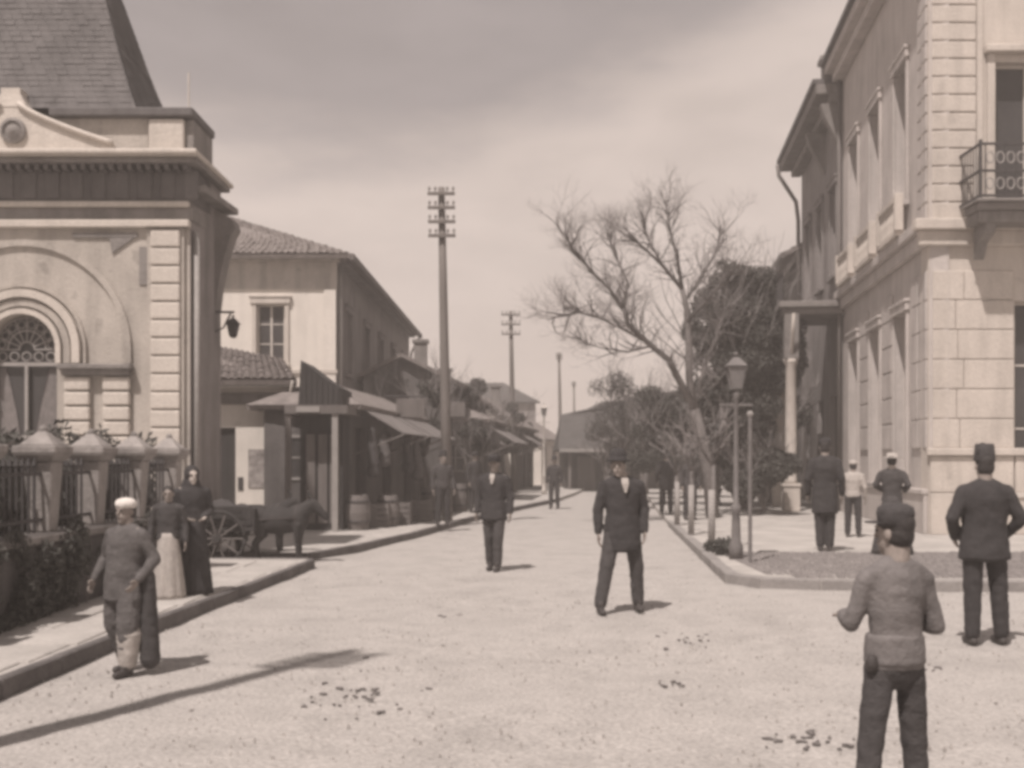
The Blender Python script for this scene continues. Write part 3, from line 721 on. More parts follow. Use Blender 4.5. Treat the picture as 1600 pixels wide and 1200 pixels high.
# ------------------------------------------------------------------ LEFT: row of low shops along the street
row = []
def house(name, label, x, y, ux, uy, ln, dep, ez, rz, wm, fm, rm, cat='house', doors=2, upper=True, gable=False, awning=None, left=True, chim=0):
    """street wall runs from (x,y) along (ux,uy); the camera-facing end wall runs to the left or right of it"""
    o = empty(name, (x, y, KH), label, cat)
    T = frame(x, y, ux, uy, left=not left)                   # y out of the street wall
    ho = []; n = max(1, int(ln/2.6)); st = ln/n
    for i in range(n):
        ho.append((st*i+.45, st*i+min(st-.4, 1.75), KH, 2.4))
        if upper: ho.append((st*i+.7, st*i+1.6, ez-1.75, ez-.55))
    wall(T, 0, ln, KH, ez, ho, .25, 'street_wall', wm, o)
    for i, hh in enumerate(ho):
        if hh[2] > KH: window(T, *hh, o, M['greyp'], None, 2, 2, .1, sill=False)
        else: 
            dr = MB(T).box(hh[0], hh[1], -.2, -.15, hh[2], hh[3]).build('door', M['dark'], o)
            MB(T).box((hh[0]+hh[1])/2-.03, (hh[0]+hh[1])/2+.03, -.149, -.12, hh[2], hh[3]).build('door_post', M['wood'], dr)
    sg = -1
    E = frame(x, y, -1 if left else 1, 0, left=left)
    top = [(0, KH), (dep, KH), (dep, ez)]+([(dep/2, rz)] if gable else [])+[(0, ez)]
    MB(E).prism(top, -.25, 0, 'y').build('end_wall', fm, o)
    window(E, dep*.35, dep*.35+.7, 1.2, 2.2, o, M['greyp'], None, 2, 2, -.03, sill=False)
    q = .35
    def P(u, w_, z): return T @ Vector((u, w_, z))
    if gable:
        slab([P(-q, q, ez-.1), P(ln, q, ez-.1), P(ln, -dep/2, rz), P(-q, -dep/2, rz)], rm, 'roof', o); slab([P(-q, -dep-q, ez-.1), P(ln, -dep-q, ez-.1), P(ln, -dep/2, rz), P(-q, -dep/2, rz)], rm, 'roof', o)
    else:
        a, b_, c, d_ = P(-q, q, ez), P(ln, q, ez), P(ln-1, -dep/2, rz), P(dep/2, -dep/2, rz); e, f = P(-q, -dep-q, ez), P(ln, -dep-q, ez)
        r = slab([a, b_, c, d_], rm, 'roof', o); slab([a, d_, e], rm, 'roof', o); slab([e, f, c, d_], rm, 'roof', o)
    MB(T).box(-.0, ln, .003, .22, ez-.22, ez-.08).build('cornice', wm, o)
    for k in range(chim):
        p = P(ln*(.3+.4*k), -dep*.4, 0); MB().box(p.x-.22, p.x+.22, p.y-.22, p.y+.22, rz-.9, rz+.55).box(p.x-.28, p.x+.28, p.y-.28, p.y+.28, rz+.552, rz+.66).build('chimney', M['cornice'], o)
    if awning:
        for k, (ua, ub) in enumerate(awning):
            p = [P(ua, .02, 2.95), P(ub, .02, 2.95), P(ub, 1.2, 2.25), P(ua, 1.2, 2.25)]
            aw = slab(p, M['awn'], 'awning', o, .03)
            for uu in (ua, ub): MB().tube([P(uu, 1.2, 2.22), P(uu, .02, 1.75)], .02, 5).build('awning_arm', M['wood'], aw)
    return o
house('row_shop', 'low dark shop row with canvas awnings in front of the cream house', X(546, 24.2), 24.2, .078, 1, 9.5, 1.9, Z(640, 24.2)+.1, 3.5, M['deepshade'], M['deepshade'], M['tile'], 'shop', upper=False, awning=[(.2, 3.2), (3.6, 6.3), (6.6, 9.3)])
house('row_house', 'narrow two-storey grey house behind the shop row with small gable', X(690, 36), 36, .09, 1, 6.5, 2.6, Z(585, 36), Z(552, 36), M['deepshade'], M['deepshade'], M['tile'], upper=True, gable=True, chim=1)
house('row_shop', 'dark low shop with two awnings just before the second telegraph pole', X(752, 38.5), 38.5, .1, 1, 6, 1.6, Z(655, 38.5), Z(632, 38.5), M['deepshade'], M['deepshade'], M['tile'], 'shop', upper=False, awning=[(.2, 2.8), (3.1, 5.8)])
house('row_house', 'grey house with chimney seen behind the first telegraph pole', X(728, 43), 43, .11, 1, 6, 2.8, Z(622, 43), Z(596, 43), M['deepshade'], M['shade'], M['tile'], chim=1, awning=[(.3, 2.6), (3, 5.6)])
house('row_house', 'pale-gabled low house between the second pole and the street end', X(803, 50), 50, .12, 1, 9, 3.0, Z(662, 50), Z(618, 50), M['deepshade'], M['white'], M['tile'], upper=False, gable=True, chim=1, awning=[(.3, 3)])
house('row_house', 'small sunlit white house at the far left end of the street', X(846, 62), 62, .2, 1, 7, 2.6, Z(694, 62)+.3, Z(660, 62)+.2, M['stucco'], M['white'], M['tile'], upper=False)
# house that closes the street
eh = empty('end_house', (6, 53, 0), 'long low house with dark sloping roof closing the far end of the street', 'house')
d = 53; xa, xb = X(872, d), X(1130, d)
MB().box(xa+.4, xb-.4, d+1.2, d+7, 0, Z(704, d)).build('wall', M['dark'], eh)
for i in range(5):
    x = xa+.5+i*1.75; MB().box(x, x+.14, d, d+.14, 0, Z(704, d)).build('veranda_post', M['wood'], eh)
for i in range(4):
    x = xa+1.0+i*1.75; MB().box(x, x+.9, d+1.14, d+1.197, .05, 1.75).build('door', M['wood'], eh)
ez, rz = Z(702, d), Z(640, d)+.25
slab([(xa, d-.3, ez), (xb, d-.3, ez), (xb-1, d+3.5, rz+.3), (xa+.3, d+3.5, rz-.35)], M['oldroof'], 'roof', eh); slab([(xa, d-.3, ez), (xa+.3, d+3.5, rz-.35), (xa, d+7.3, ez)], M['oldroof'], 'roof', eh)
slab([(xa, d+7.3, ez), (xb, d+7.3, ez), (xb-1, d+3.5, rz+1.1), (xa+.3, d+3.5, rz-.35)], M['oldroof'], 'roof', eh)
MB().box(xa+.05, xb-.1, d-.36, d-.31, ez-.14, ez+.02).build('eaves_board', M['greyp'], eh)
# backdrop roofs beyond
for i, (px, d, wd, hz_, lab) in enumerate([(735, 75, 9, 628, 'far grey house above the left row'), (1010, 84, 12, 655, 'far house roof beyond the street trees')]):
    o = empty('far_house', (X(px, d), d, 0), lab, 'house'); x = X(px, d); z = Z(hz_, d)
    MB().box(x-wd/2, x+wd/2, d, d+8, 0, z).build('wall', M['shade'], o)
    slab([(x-wd/2-.3, d-.3, z), (x+wd/2+.3, d-.3, z), (x+wd/4, d+4, z+1.6), (x-wd/4, d+4, z+1.6)], M['oldroof'], 'roof', o)
    for k in range(3): window(frame(x+wd/2, d, -1, 0), 1.2+k*2.6, 2.1+k*2.6, z-2.0, z-.7, o, M['greyp'], None, 2, 2, -.03, sill=False)

# ------------------------------------------------------------------ RIGHT: corner building
cx0, cy0 = 8.42, 22.0
cbd = empty('corner_building', (cx0, cy0, KH), 'tall pale stone corner building with rusticated pier, balcony and sunlit front on the right', 'building')
Tf1 = frame(cx0, cy0, 1, 0, left=False)
Ts1 = frame(cx0, cy0, .1235, 1, left=True)
TOP = 13.1
bz0, bz1 = Z(385, 22), Z(345, 22)
fd = (9.75-cx0, 11.2-cx0, 6.75, Z(97, 22)); fw = (10.16-cx0, 11.5-cx0, 1.0, Z(470, 22))
fr_h = [fd, fw, (12.6-cx0, 13.9-cx0, 6.95, 9.7), (12.8-cx0, 14.1-cx0, 1.0, 4.87)]
wall(Tf1, 0, 8, KH, TOP, fr_h, .4, 'front_wall', M['ash'], cbd)
LS = 9.65
sd_h = []
for i in range(3):
    u = 1.75+i*2.75; sd_h.append((u, u+1.15, 7.3, 10.4)); sd_h.append((u, u+1.15, 1.1, 4.9))
wall(Ts1, .003, LS, KH, TOP, sd_h, .4, 'street_wall', M['ashside'], cbd)
for hh in sd_h:
    window(Ts1, *hh, cbd, M['cream'] if hh[2] < 3 else M['greyp'], M['ashside'], 2, 3, .2)
window(Tf1, *fd, cbd, M['cream'], None, 2, 1, .22, sill=False)
for hh in fr_h[1:]: window(Tf1, *hh, cbd, M['cream'], None, 2, 3, .22)
# front surround of the balcony door
b = MB(Tf1); b.box(fd[0]-.16, fd[0]-.003, .003, .09, 6.75, fd[3]+.15).box(fd[1]+.003, fd[1]+.16, .003, .09, 6.75, fd[3]+.15).box(fd[0]-.22, fd[1]+.22, .003, .2, fd[3]+.153, fd[3]+.30)
b.build('door_surround', M['ash'], cbd, bevel=.02)
MB(Tf1).box(fd[0]-.36, fd[0]-.24, .003, .05, 6.7, TOP).build('pier_edge', M['ash'], cbd, bevel=.01)
# belt cornice, wraps the corner: front piece and side piece butt at the corner
MB(Tf1).box(-.24, 8, .003, .14, bz0, bz0+.30).box(-.34, 8, .003, .26, bz0+.302, bz1).build('belt_cornice', M['ash'], cbd, bevel=.02)
MB(Ts1).box(.0, LS, .003, .14, bz0, bz0+.30).box(.0, LS, .003, .26, bz0+.302, bz1).build('belt_cornice', M['ashside'], cbd, bevel=.02)
MB(Ts1).box(0, LS, .003, .3, TOP-.5, TOP-.25).box(0, LS+.1, .003, .5, TOP-.248, TOP).build('eaves_cornice', M['ashside'], cbd, bevel=.02)
MB(Tf1).box(-.5, 8, .003, .5, TOP-.25, TOP).build('eaves_cornice', M['ash'], cbd)
MB(Ts1).box(-.5, LS+.2, -8, .62, TOP+.003, TOP+.12).build('roof', M['slate'], cbd)
# upper storey: courses of the corner pier, one block each
z = bz1+.02; first = None
while z < TOP-.6:
    if first is None: first = MB(Tf1).box(.06, X(1524, 22)-cx0, .003, .05, z, z+.335).build('stone_course', M['ash'], cbd, bevel=.018); zf = z
    else: inst(first, (0, 0, z-zf))
    z += .362
z = bz1+.02; first = None
while z < TOP-.6:                                              # same courses on the street side of the pier
    if first is None: first = MB(Ts1).box(.02, .75, .003, .05, z, z+.335).build('stone_course', M['ashside'], cbd, bevel=.018); zf = z
    else: inst(first, (0, 0, z-zf))
    z += .362
# lower storey: tall courses in two stones each
z = Z(700, 22); rr = random.Random(4)
while z+.5 < bz0:
    hgt = .60; e = rr.uniform(.5, 1.0)
    for a, c in ((.08, e), (e+.012, X(1583, 22)-cx0)):
        MB(Tf1).box(a, c, .003, .045, z, z+hgt-.02).build('stone_course', M['ash'], cbd, bevel=.014)
    z += hgt
z = Z(700, 22)
while z+.5 < bz0:
    for ua, ub in ((.03, .95), (1.0, 1.5)) if int(z*10) % 2 else ((.03, .7), (.75, 1.3)):
        MB(Ts1).box(ua, ub, .003, .045, z, z+.58).build('stone_course', M['ashside'], cbd, bevel=.014)
    for k in range(2):
        for ua in (3.15+k*2.75,): MB(Ts1).box(ua, ua+1.1, .003, .04, z, z+.56).build('stone_course', M['ashside'], cbd, bevel=.014)
    z += .60
# plinth: two tall courses and a cap
for a, c in ((0.0, 1.7), (1.715, 3.1), (3.115, 4.6)):
    MB(Tf1).box(a+.02, c, .003, .09, KH, .98).box(a+.02, c, .003, .07, 1.0, Z(712, 22)-.01).build('plinth_block', M['ash'], cbd, bevel=.014)
MB(Tf1).box(-.06, 4.6, .003, .14, Z(712, 22), Z(700, 22)-.003).build('plinth_cap', M['ash'], cbd, bevel=.02)
MB(Ts1).box(.02, LS, .003, .09, KH, .95).box(.0, LS, .003, .13, .952, 1.06).build('plinth', M['ashside'], cbd, bevel=.015)
# balustrade panels under the first floor windows on the street side
for i in range(3):
    u = 1.75+i*2.75; bl = MB(Ts1).box(u-.35, u+1.5, .003, .34, bz1+.003, bz1+.10).box(u-.35, u+1.5, .20, .34, bz1+.75, bz1+.87).box(u-.4, u-.25, .18, .36, bz1+.102, bz1+.9).box(u+1.4, u+1.55, .18, .36, bz1+.102, bz1+.9).build('balustrade', M['ash'], cbd, bevel=.01)
    pr = [(.03, 0), (.055, .03), (.03, .1), (.065, .25), (.06, .35), (.03, .5), (.05, .62), (.05, .645)]
    for k in range(8):
        p = Ts1 @ Vector((u-.12+k*.2, .27, bz1+.102)); MB().lathe(pr, p, 10).build('baluster', M['ash'], bl, smooth=True)
# front balcony
bx0, bx1 = 9.02-cx0, 12.0-cx0
bc = MB(Tf1).box(bx0, bx1, .27, 1.0, 6.50, 6.64).box(bx0-.06, bx1+.06, .27, 1.08, 6.642, 6.70).box(bx0+.05, bx1-.05, .27, .9, 6.28, 6.498).build('balcony', M['cornice'], cbd, bevel=.015)
for u in (bx0+.2, bx1-.4):
    MB(Tf1).prism([(.27, 5.65), (.27, 6.277), (.85, 6.277), (.8, 6.1), (.45, 5.95)], u, u+.2, 'x').build('bracket', M['cornice'], bc)
ra = MB(Tf1)
for z in (6.74, 7.22, 7.74): ra.box(bx0, bx1, .97, 1.01, z, z+.045).box(bx0, bx0+.04, .05, .97, z, z+.045)
for u in (bx0, (bx0+bx1)/2, bx1-.05): ra.box(u, u+.05, .962, 1.018, 6.702, 7.84)
rail = ra.build('railing', M['iron'], bc)
k = 0; u = bx0+.12
while u < bx1-.1:
    b = MB(Tf1); b.box(u-.01, u+.01, .98, 1.0, 6.786, 7.738)
    b.build('baluster', M['iron'], rail)
    for zc in (7.0, 7.5): MB(Tf1).tube([(u+.09+.075*math.cos(t*math.pi/5), .99, zc+.11*math.sin(t*math.pi/5)) for t in range(11)], .016, 5).build('scroll', M['greyp'], rail)
    u += .20
for k in range(6): MB(Tf1).box(bx0+.012, bx0+.03, .15+k*.13, .165+k*.13, 6.786, 7.738).build('baluster', M['iron'], rail)
MB(Tf1).tube([(bx0+.32, .1, bz1), (bx0+.32, .1, 7.9)], .035, 6).build('rain_pipe', M['cream'], cbd)
# rain pipe between the two right-hand houses
MB(Ts1).tube([(LS-.1, .12, TOP-.4), (LS-.1, .12, KH)], .055, 8).build('rain_pipe', M['wood'], cbd, smooth=True)

# ------------------------------------------------------------------ RIGHT: second building with porch balcony
p2 = Ts1 @ Vector((LS+.05, 0, 0))
sb = empty('porch_building', (p2.x, p2.y, KH), 'tall grey building with a pillared porch under its balcony, next to the corner building', 'building')
T2 = frame(p2.x, p2.y, .1235, 1, left=True); L2 = 8.4; TOP2 = 12.6
h2 = []
for i in range(3):
    u = .9+i*2.6; h2.append((u, u+1.1, 7.2, 9.9)); h2.append((u, u+1.2, KH, 3.6))
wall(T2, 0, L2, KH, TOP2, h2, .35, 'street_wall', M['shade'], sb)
for hh in h2:
    if hh[2] > 1: window(T2, *hh, sb, M['greyp'], M['shade'], 2, 3, .15)
    else: MB(T2).box(hh[0], hh[1], -.2, -.14, hh[2], hh[3]).build('door', M['dark'], sb)
MB(T2).box(L2-.3, L2, -8, -.36, KH, TOP2-.2).build('end_wall', M['shade'], sb)
# stepped, raking cornice pieces
b = MB(T2); b.box(0, L2+.2, .003, .35, TOP2-.55, TOP2-.3).box(0, L2+.35, .003, .75, TOP2-.298, TOP2).build('eaves_cornice', M['cornice'], sb, bevel=.02)
MB(T2).box(-.0, L2+.4, -8, .85, TOP2+.003, TOP2+.14).build('roof', M['slate'], sb)
for u, zt, wd in ((.2, TOP2+.75, 1.0), (3.4, TOP2+.55, .9)):
    MB(T2).box(u, u+.5, -.1, .5, TOP2+.143, zt).box(u-.08, u+.58, -.18, .6, zt+.002, zt+.12).build('parapet_block', M['cornice'], sb)
for u in (.1, 3.0): MB(T2).prism([(.003, TOP2-1.9), (.003, TOP2-.552), (.6, TOP2-.552), (.5, TOP2-.9)], u, u+.35, 'x').build('eaves_bracket', M['cornice'], sb)
MB(T2).tube([(L2+.1, .85, TOP2-.1), (L2+.1, .8, TOP2-.5), (L2, .2, TOP2-1.5), (L2, .12, TOP2-2.2), (L2, .1, 5)], .075, 7).build('rain_pipe', M['wood'], sb, smooth=True)
# porch
zb = 5.85
pc = MB(T2).box(-.4, 2.6, .003, 1.75, zb, zb+.18).box(-.5, 2.7, .003, 1.85, zb+.182, zb+.36).build('porch_slab', M['cornice'], sb, bevel=.02)
for u in (-.25, 2.3):
    b = MB(T2); c = 1.5
    b.box(u-.24, u+.24, c-.24, c+.24, KH, .85).box(u-.27, u+.27, c-.27, c+.27, .852, .95).build('pillar_base', M['ash'], pc, bevel=.02)
    p = T2 @ Vector((u, c, .952)); MB().lathe([(.2, 0), (.17, .08), (.165, 1.8), (.15, 3.4), (.2, 3.5), (.22, 3.6)], p, 16).build('pillar', M['ash'], pc, smooth=True)
    for s in (-1, 1):
        b = MB(T2); b.tube([(u, c+.0, 4.5), (u+s*.22, c, 4.8), (u+s*.45, c, 5.3), (u+s*.65, c, zb-.05)], [.06, .05, .05, .04], 8)
        b.tube([(u+s*.25, c, 4.85), (u+s*.1, c, 5.2), (u+s*.25, c, 5.4), (u+s*.38, c, 5.2)], .025, 6); b.build('pillar_bracket', M['ash'], pc, smooth=True)
    MB(T2).box(u-.2, u+.2, c-.2, c+.2, 4.56, zb-.003).build('pillar_block', M['cornice'], pc)
for k in range(18): MB(T2).tube([(-.4+k*.17, 1.75, zb+.36), (-.4+k*.17, 1.75, zb+1.2)], .015, 5).build('baluster', M['iron'], pc)
MB(T2).box(-.45, 2.65, 1.72, 1.78, zb+1.2, zb+1.25).build('handrail', M['iron'], pc)

# ------------------------------------------------------------------ RIGHT: third, lower building, shaded
p3 = T2 @ Vector((L2+.1, 0, 0))
tb = empty('shaded_building', (p3.x, p3.y, KH), 'dark lower building with tiled roof behind the trees on the right', 'building')
T3 = frame(p3.x, p3.y, .1235, 1, left=True); L3 = 16; E3 = 9.2
h3 = []
for i in range(5):
    u = .8+i*3; h3.append((u, u+1.1, 5.4, 7.4)); h3.append((u-.1, u+1.6, KH, 3.2))
wall(T3, 0, L3, KH, E3, h3, .3, 'street_wall', M['deepshade'], tb)
for hh in h3:
    if hh[2] > 1: window(T3, *hh, tb, M['greyp'], None, 2, 3, .12)
    else: MB(T3).box(hh[0], hh[1], -.2, -.14, hh[2], hh[3]).build('door', M['dark'], tb)
q = [T3 @ Vector(v) for v in ((-.2, .7, E3), (L3, .7, E3), (L3-3, -5, E3+2.6), (-.2, -5, E3+2.6))]
rf = slab(q, M['tile'], 'roof', tb); tiled('roof_tile', q[0], q[1], q[3], q[2], M['tile'], rf, 16, 40)
MB(T3).box(-.2, L3, .6, .78, E3-.15, E3+.02).build('gutter', M['wood'], tb)
p = T3 @ Vector((2.5, -1.2, 0)); MB().box(p.x-.3, p.x+.3, p.y-.3, p.y+.3, E3, E3+1.7).box(p.x-.38, p.x+.38, p.y-.38, p.y+.38, E3+1.702, E3+1.85).build('chimney', M['cornice'], tb)
for k in range(4):
    pts = [T3 @ Vector(v) for v in ((.3+k*3.9, .02, 4.1), (3.6+k*3.9, .02, 4.1), (3.6+k*3.9, 1.7, 3.1), (.3+k*3.9, 1.7, 3.1))]
    aw = slab(pts, M['awn'], 'awning', tb, .03)
    for uu in (.35, 3.4): MB(T3).box(uu+k*3.9, uu+.08+k*3.9, 1.6, 1.68, KH, 3.1).build('awning_post', M['wood'], aw)

# ------------------------------------------------------------------ telegraph poles
def tpole(px, d, ytop, label, arms=4, w_=.33, base=KH, x=None, z=None):
    x = X(px, d) if x is None else x; zt = Z(ytop, d) if z is None else z
    o = empty('telegraph_pole', (x, d, base), label, 'utility pole', 'telegraph poles along the left side of the street')
    lean = (X(690, 26)-X(700, 26))*0.9
    def P(t, dx=0, dz=0): return (x-.14*t*(zt/8)+dx, d, base+(zt-base)*t+dz)
    MB().tube([P(0), P(.35), P(.7), P(1)], [.13, .12, .10, .08], 10).build('pole', M['pole'], o, smooth=True)
    for k in range(arms):
        z0 = zt-.18-k*.34*w_/.33
        t = (z0-base)/(zt-base); p = P(t)
        a = MB().box(p[0]-w_, p[0]+w_, d-.17, d-.10, z0-.035, z0+.035).build('crossarm', M['pole'], o)
        for s in (-1, -.5, .5, 1):
            MB().lathe([(.012, 0), (.012, .06), (.035, .065), (.03, .12), (.012, .14)], (p[0]+s*(w_-.04), d-.135, z0+.036), 8).build('insulator', M['greyp'], a, smooth=True)
    return o
tpole(699, 26.5, 293, 'nearest telegraph pole, tall, with four crossarms', 4)
tpole(803, 48.5, 486, 'second telegraph pole, thinner, over the pale-gabled house', 3, .42)
tpole(877, 67, 551, 'third telegraph pole, far, rising above the end house roof', 2, .2)
tpole(899, 92, 596, 'farthest telegraph pole, tiny above the end house roof', 2, .2)
tpole(0, 5.3, 0, 'telegraph pole at the left kerb that casts the long shadow across the road', 4, x=-3.62, z=8.3)

# ------------------------------------------------------------------ street lamps
def gaslamp(x, y, h, label, m, s=1.0, base=KH):
    o = empty('street_lamp', (x, y, base), label, 'street lamp', 'street lamps')
    MB().lathe([(.11, 0), (.11, .2), (.075, .28), (.06, .7), (.08, .74), (.08, .8), (.042, .86), (.036, h*.55), (.032, h-.75), (.055, h-.7), (.03, h-.62)], (x, y, base), 12).build('post', m, o, smooth=True)
    MB().tube([(x-.25, y, base+h-.85), (x+.25, y, base+h-.85)], .018, 6).build('ladder_bar', m, o)
    b = MB(); z = base+h-.6
    g = MB().frustum(x, y, z, z+.34, .07, .07, .125, .125).build('lantern', M['lampglass'], o)
    MB().frustum(x, y, z+.345, z+.48, .15, .15, .04, .04).ball((x, y, z+.53), .035).build('lamp_hood', m, g)
    b = MB()
    for sx_ in (-1, 1):
        for sy in (-1, 1): b.tube([(x+sx_*.073, y+sy*.073, z), (x+sx_*.13, y+sy*.13, z+.34)], .012, 4)
    b.build('lantern_frame', m, g)
    return o
gaslamp(X(1150, 16.6), 16.6, 3.2, 'slim grey street lamp at the right kerb corner', M['lampgrey'])
gaslamp(X(850, 46), 46, 3.9, 'distant street lamp with dark lantern at the far left of the street', M['cream'])
# tall thin sign post close to the lamp
o = empty('iron_post', (X(1172, 16), 16, KH), 'thin dark iron post beside the slim grey street lamp', 'post')
MB().tube([(X(1172, 16), 16, KH), (X(1172, 16), 16, 2.3)], .03, 8).build('shaft', M['lampgrey'], o); MB().ball((X(1172, 16), 16, 2.34), .05).build('finial', M['greyp'], o)

# ------------------------------------------------------------------ trees
def grow(b, p, d, ln, r, depth, rg, twigs, spread=.55, up=.18, nseg=3):
    pts = [p]; rad = [r]; dd = Vector(d).normalized()
    for i in range(nseg):
        dd = (dd+Vector((rg.gauss(0, .16), rg.gauss(0, .16), rg.gauss(.02, .1)+up*.3))).normalized()
        pts.append(pts[-1]+dd*ln/nseg); rad.append(r*(1-.35*(i+1)/nseg))
    (b if r > .018 else twigs).tube(pts, rad, 6 if r > .03 else 3, cap=False)
    if depth == 0: return
    n = 2 if depth > 3 else 3
    for k in range(n):
        t = rg.uniform(.45, 1) if k else 1.0
        q = pts[-1] if k == 0 else pts[0].lerp(pts[-1], t) if False else pts[min(nseg, max(1, int(round(t*nseg))))]
        nd_ = (dd+Vector((rg.gauss(0, spread), rg.gauss(0, spread), rg.gauss(up, spread*.6)))).normalized()
        grow(b, q, nd_, ln*rg.uniform(.62, .86), rad[-1]*rg.uniform(.6, .8), depth-1, rg, twigs, spread, up, nseg)
d0 = 28.0
bt = empty('bare_tree', (X(1112, d0), d0, KH), 'large leafless tree with forked limbs on the right pavement', 'tree')
tr = MB(); tw = MB(); rg = random.Random(21)
def P(px, py, dy=0): return Vector((X(px, d0), d0+dy, Z(py, d0)))
limbs = [
    ([(1114, 812, 0), (1108, 740, 0), (1098, 690, 0), (1085, 640, 0)], .22, .17),
    ([(1085, 640, 0), (1078, 590, .1), (1078, 530, .2), (1076, 480, .3), (1068, 450, .2)], .13, .085),
    ([(1085, 640, 0), (1062, 600, -.2), (1040, 565, -.5), (1005, 540, -.8), (975, 515, -1.0), (968, 490, -1)], .12, .06),
    ([(968, 490, -1), (945, 462, -1.2), (920, 440, -1.4), (895, 415, -1.5), (872, 380, -1.6)], .055, .02),
    ([(968, 490, -1), (975, 450, -.9), (960, 410, -.6), (945, 370, -.5)], .05, .02),
    ([(1068, 450, .2), (1040, 410, .5), (1010, 385, .3), (985, 370, 0)], .07, .025),
    ([(1068, 450, .2), (1060, 400, .2), (1048, 360, .1), (1040, 320, 0)], .06, .022),
    ([(1072, 470, .3), (1100, 430, .6), (1125, 390, .8), (1140, 350, 1)], .06, .022),
    ([(1076, 500, .2), (1105, 470, -.4), (1130, 430, -.8)], .05, .022),
    ([(1085, 640, 0), (1100, 590, .5), (1122, 540, .8), (1140, 490, 1)], .07, .025),
    ([(1005, 540, -.8), (960, 520, -1.2), (925, 505, -1.4), (895, 500, -1.5), (860, 510, -1.6)], .04, .015),
    ([(1040, 410, .5), (1020, 370, .7), (1010, 335, .8)], .04, .018),
    ([(1012, 545, -.7), (980, 550, 0), (940, 540, .5), (905, 525, .8)], .035, .014),
]
for pts, r0, r1 in limbs:
    q = [P(*p) for p in pts]; n = len(q)
    tr.tube(q, [.82*(r0+(r1-r0)*i/(n-1)) for i in range(n)], 9 if r0 > .1 else 6)
    if r0 < .13 and r0 > .03:
        for i in range(1, n):
            for k in range(11 if i > n//2 else 6):
                d = (q[i]-q[i-1]).normalized(); d = (d*.8+Vector((rg.gauss(0, .55), rg.gauss(0, .55), rg.gauss(.25, .4)))).normalized()
                grow(tr, q[i].lerp(q[i-1], rg.random()*.8), d, rg.uniform(.32, .58), .022, 4, rg, tw, .6, .06)
tr.build('trunk', M['bark'], bt, smooth=True)
tw.build('crown', M['twig'], bt)

def tree(px, d, top, cw, label, name='budding_tree', lobes=7, nleaf=9000, lm='leaf', size=.07, tr_r=.12, seed=3, depth=3, zlow=.35, base=KH, white=False):
    x = X(px, d); H = Z(top, d)-base; rg = random.Random(seed)
    o = empty(name, (x, d, base), label, 'tree', 'trees on the right pavement')
    b = MB(); tw = MB(); hb = H*zlow
    b.tube([(x, d, base), (x+rg.gauss(0, .05), d, base+hb*.5), (x+rg.gauss(0, .1), d, base+hb)], [tr_r, tr_r*.85, tr_r*.7], 9)
    for k in range(6):
        a = k*1.05+rg.random(); dr = Vector((math.cos(a)*.6, math.sin(a)*.6, 1)).normalized()
        grow(b, Vector((x, d, base+hb)), dr, H*.26, tr_r*.5, depth, rg, tw, .45, .15)
    tk = b.build('trunk', M['bark'], o, smooth=True)
    if white: MB().tube([(x, d, base), (x, d, base+1.0)], [tr_r+.02, tr_r+.015], 10).build('whitewashed_base', M['limew'], o, smooth=True)
    if tw.v: tw.build('twig_mass', M['twig'], o, kind='stuff')
    if nleaf:
        lo = []
        for k in range(lobes):
            a = rg.random()*6.28; rr_ = rg.random()**.6*cw*.62
            z = base+hb+(H-hb)*rg.uniform(.1, .86); s = cw*rg.uniform(.22, .42)*(1.15-.4*(z-base-hb)/(H-hb))
            lo.append(((x+rr_*math.cos(a), d+rr_*math.sin(a), z), (s, s, s*.8)))
        leaves('crown', M[lm], o, lo, nleaf, size, seed)
    return o
tree(975, 40, 560, 1.6, 'fine-twigged grey tree beyond the bare tree', nleaf=13000, size=.04, seed=5, lobes=18, depth=4)
tree(1035, 36, 585, 1.6, 'low bushy tree beneath the bare tree limbs', nleaf=22000, lm='hedge', size=.045, seed=8, lobes=18, depth=4, zlow=.25)
tree(1010, 46, 600, 1.9, 'farther rounded tree behind the wide standing man', nleaf=26000, lm='hedge', size=.05, seed=9, lobes=16, zlow=.25)
tree(1075, 42, 600, 1.9, 'dark tree just left of the dense tree', nleaf=30000, lm='hedge', size=.05, lobes=16, seed=10, zlow=.25)
tree(1160, 33, 385, 2.1, 'dense dark leafy tree in front of the shaded building', 'leafy_tree', lobes=40, nleaf=110000, lm='hedge', size=.055, tr_r=.2, seed=12)
tree(1205, 37, 470, 1.7, 'dark leafy tree close to the facade beyond the porch', 'leafy_tree', lobes=26, nleaf=50000, lm='hedge', size=.055, tr_r=.14, seed=14, zlow=.2)
tree(1122, 35, 520, 1.9, 'dark bushy tree reaching down to the pavement behind the bare tree trunk', 'leafy_tree', lobes=24, nleaf=60000, lm='hedge', size=.05, tr_r=.12, seed=44, zlow=.1)
tree(948, 49, 642, 1.2, 'small dark tree before the dark roof that closes the street', 'leafy_tree', lobes=10, nleaf=14000, lm='hedge', size=.05, tr_r=.1, seed=60, zlow=.2)
tree(1150, 31, 585, 1.2, 'dark leafy bush filling the pavement right of the bare tree trunk', 'leafy_tree', lobes=18, nleaf=42000, lm='hedge', size=.045, tr_r=.09, seed=61, zlow=.05)
tree(1192, 29.5, 590, 1.2, 'low dark bush under the dense tree, left of the porch', 'leafy_tree', lobes=18, nleaf=42000, lm='hedge', size=.045, tr_r=.08, seed=45, zlow=.05)
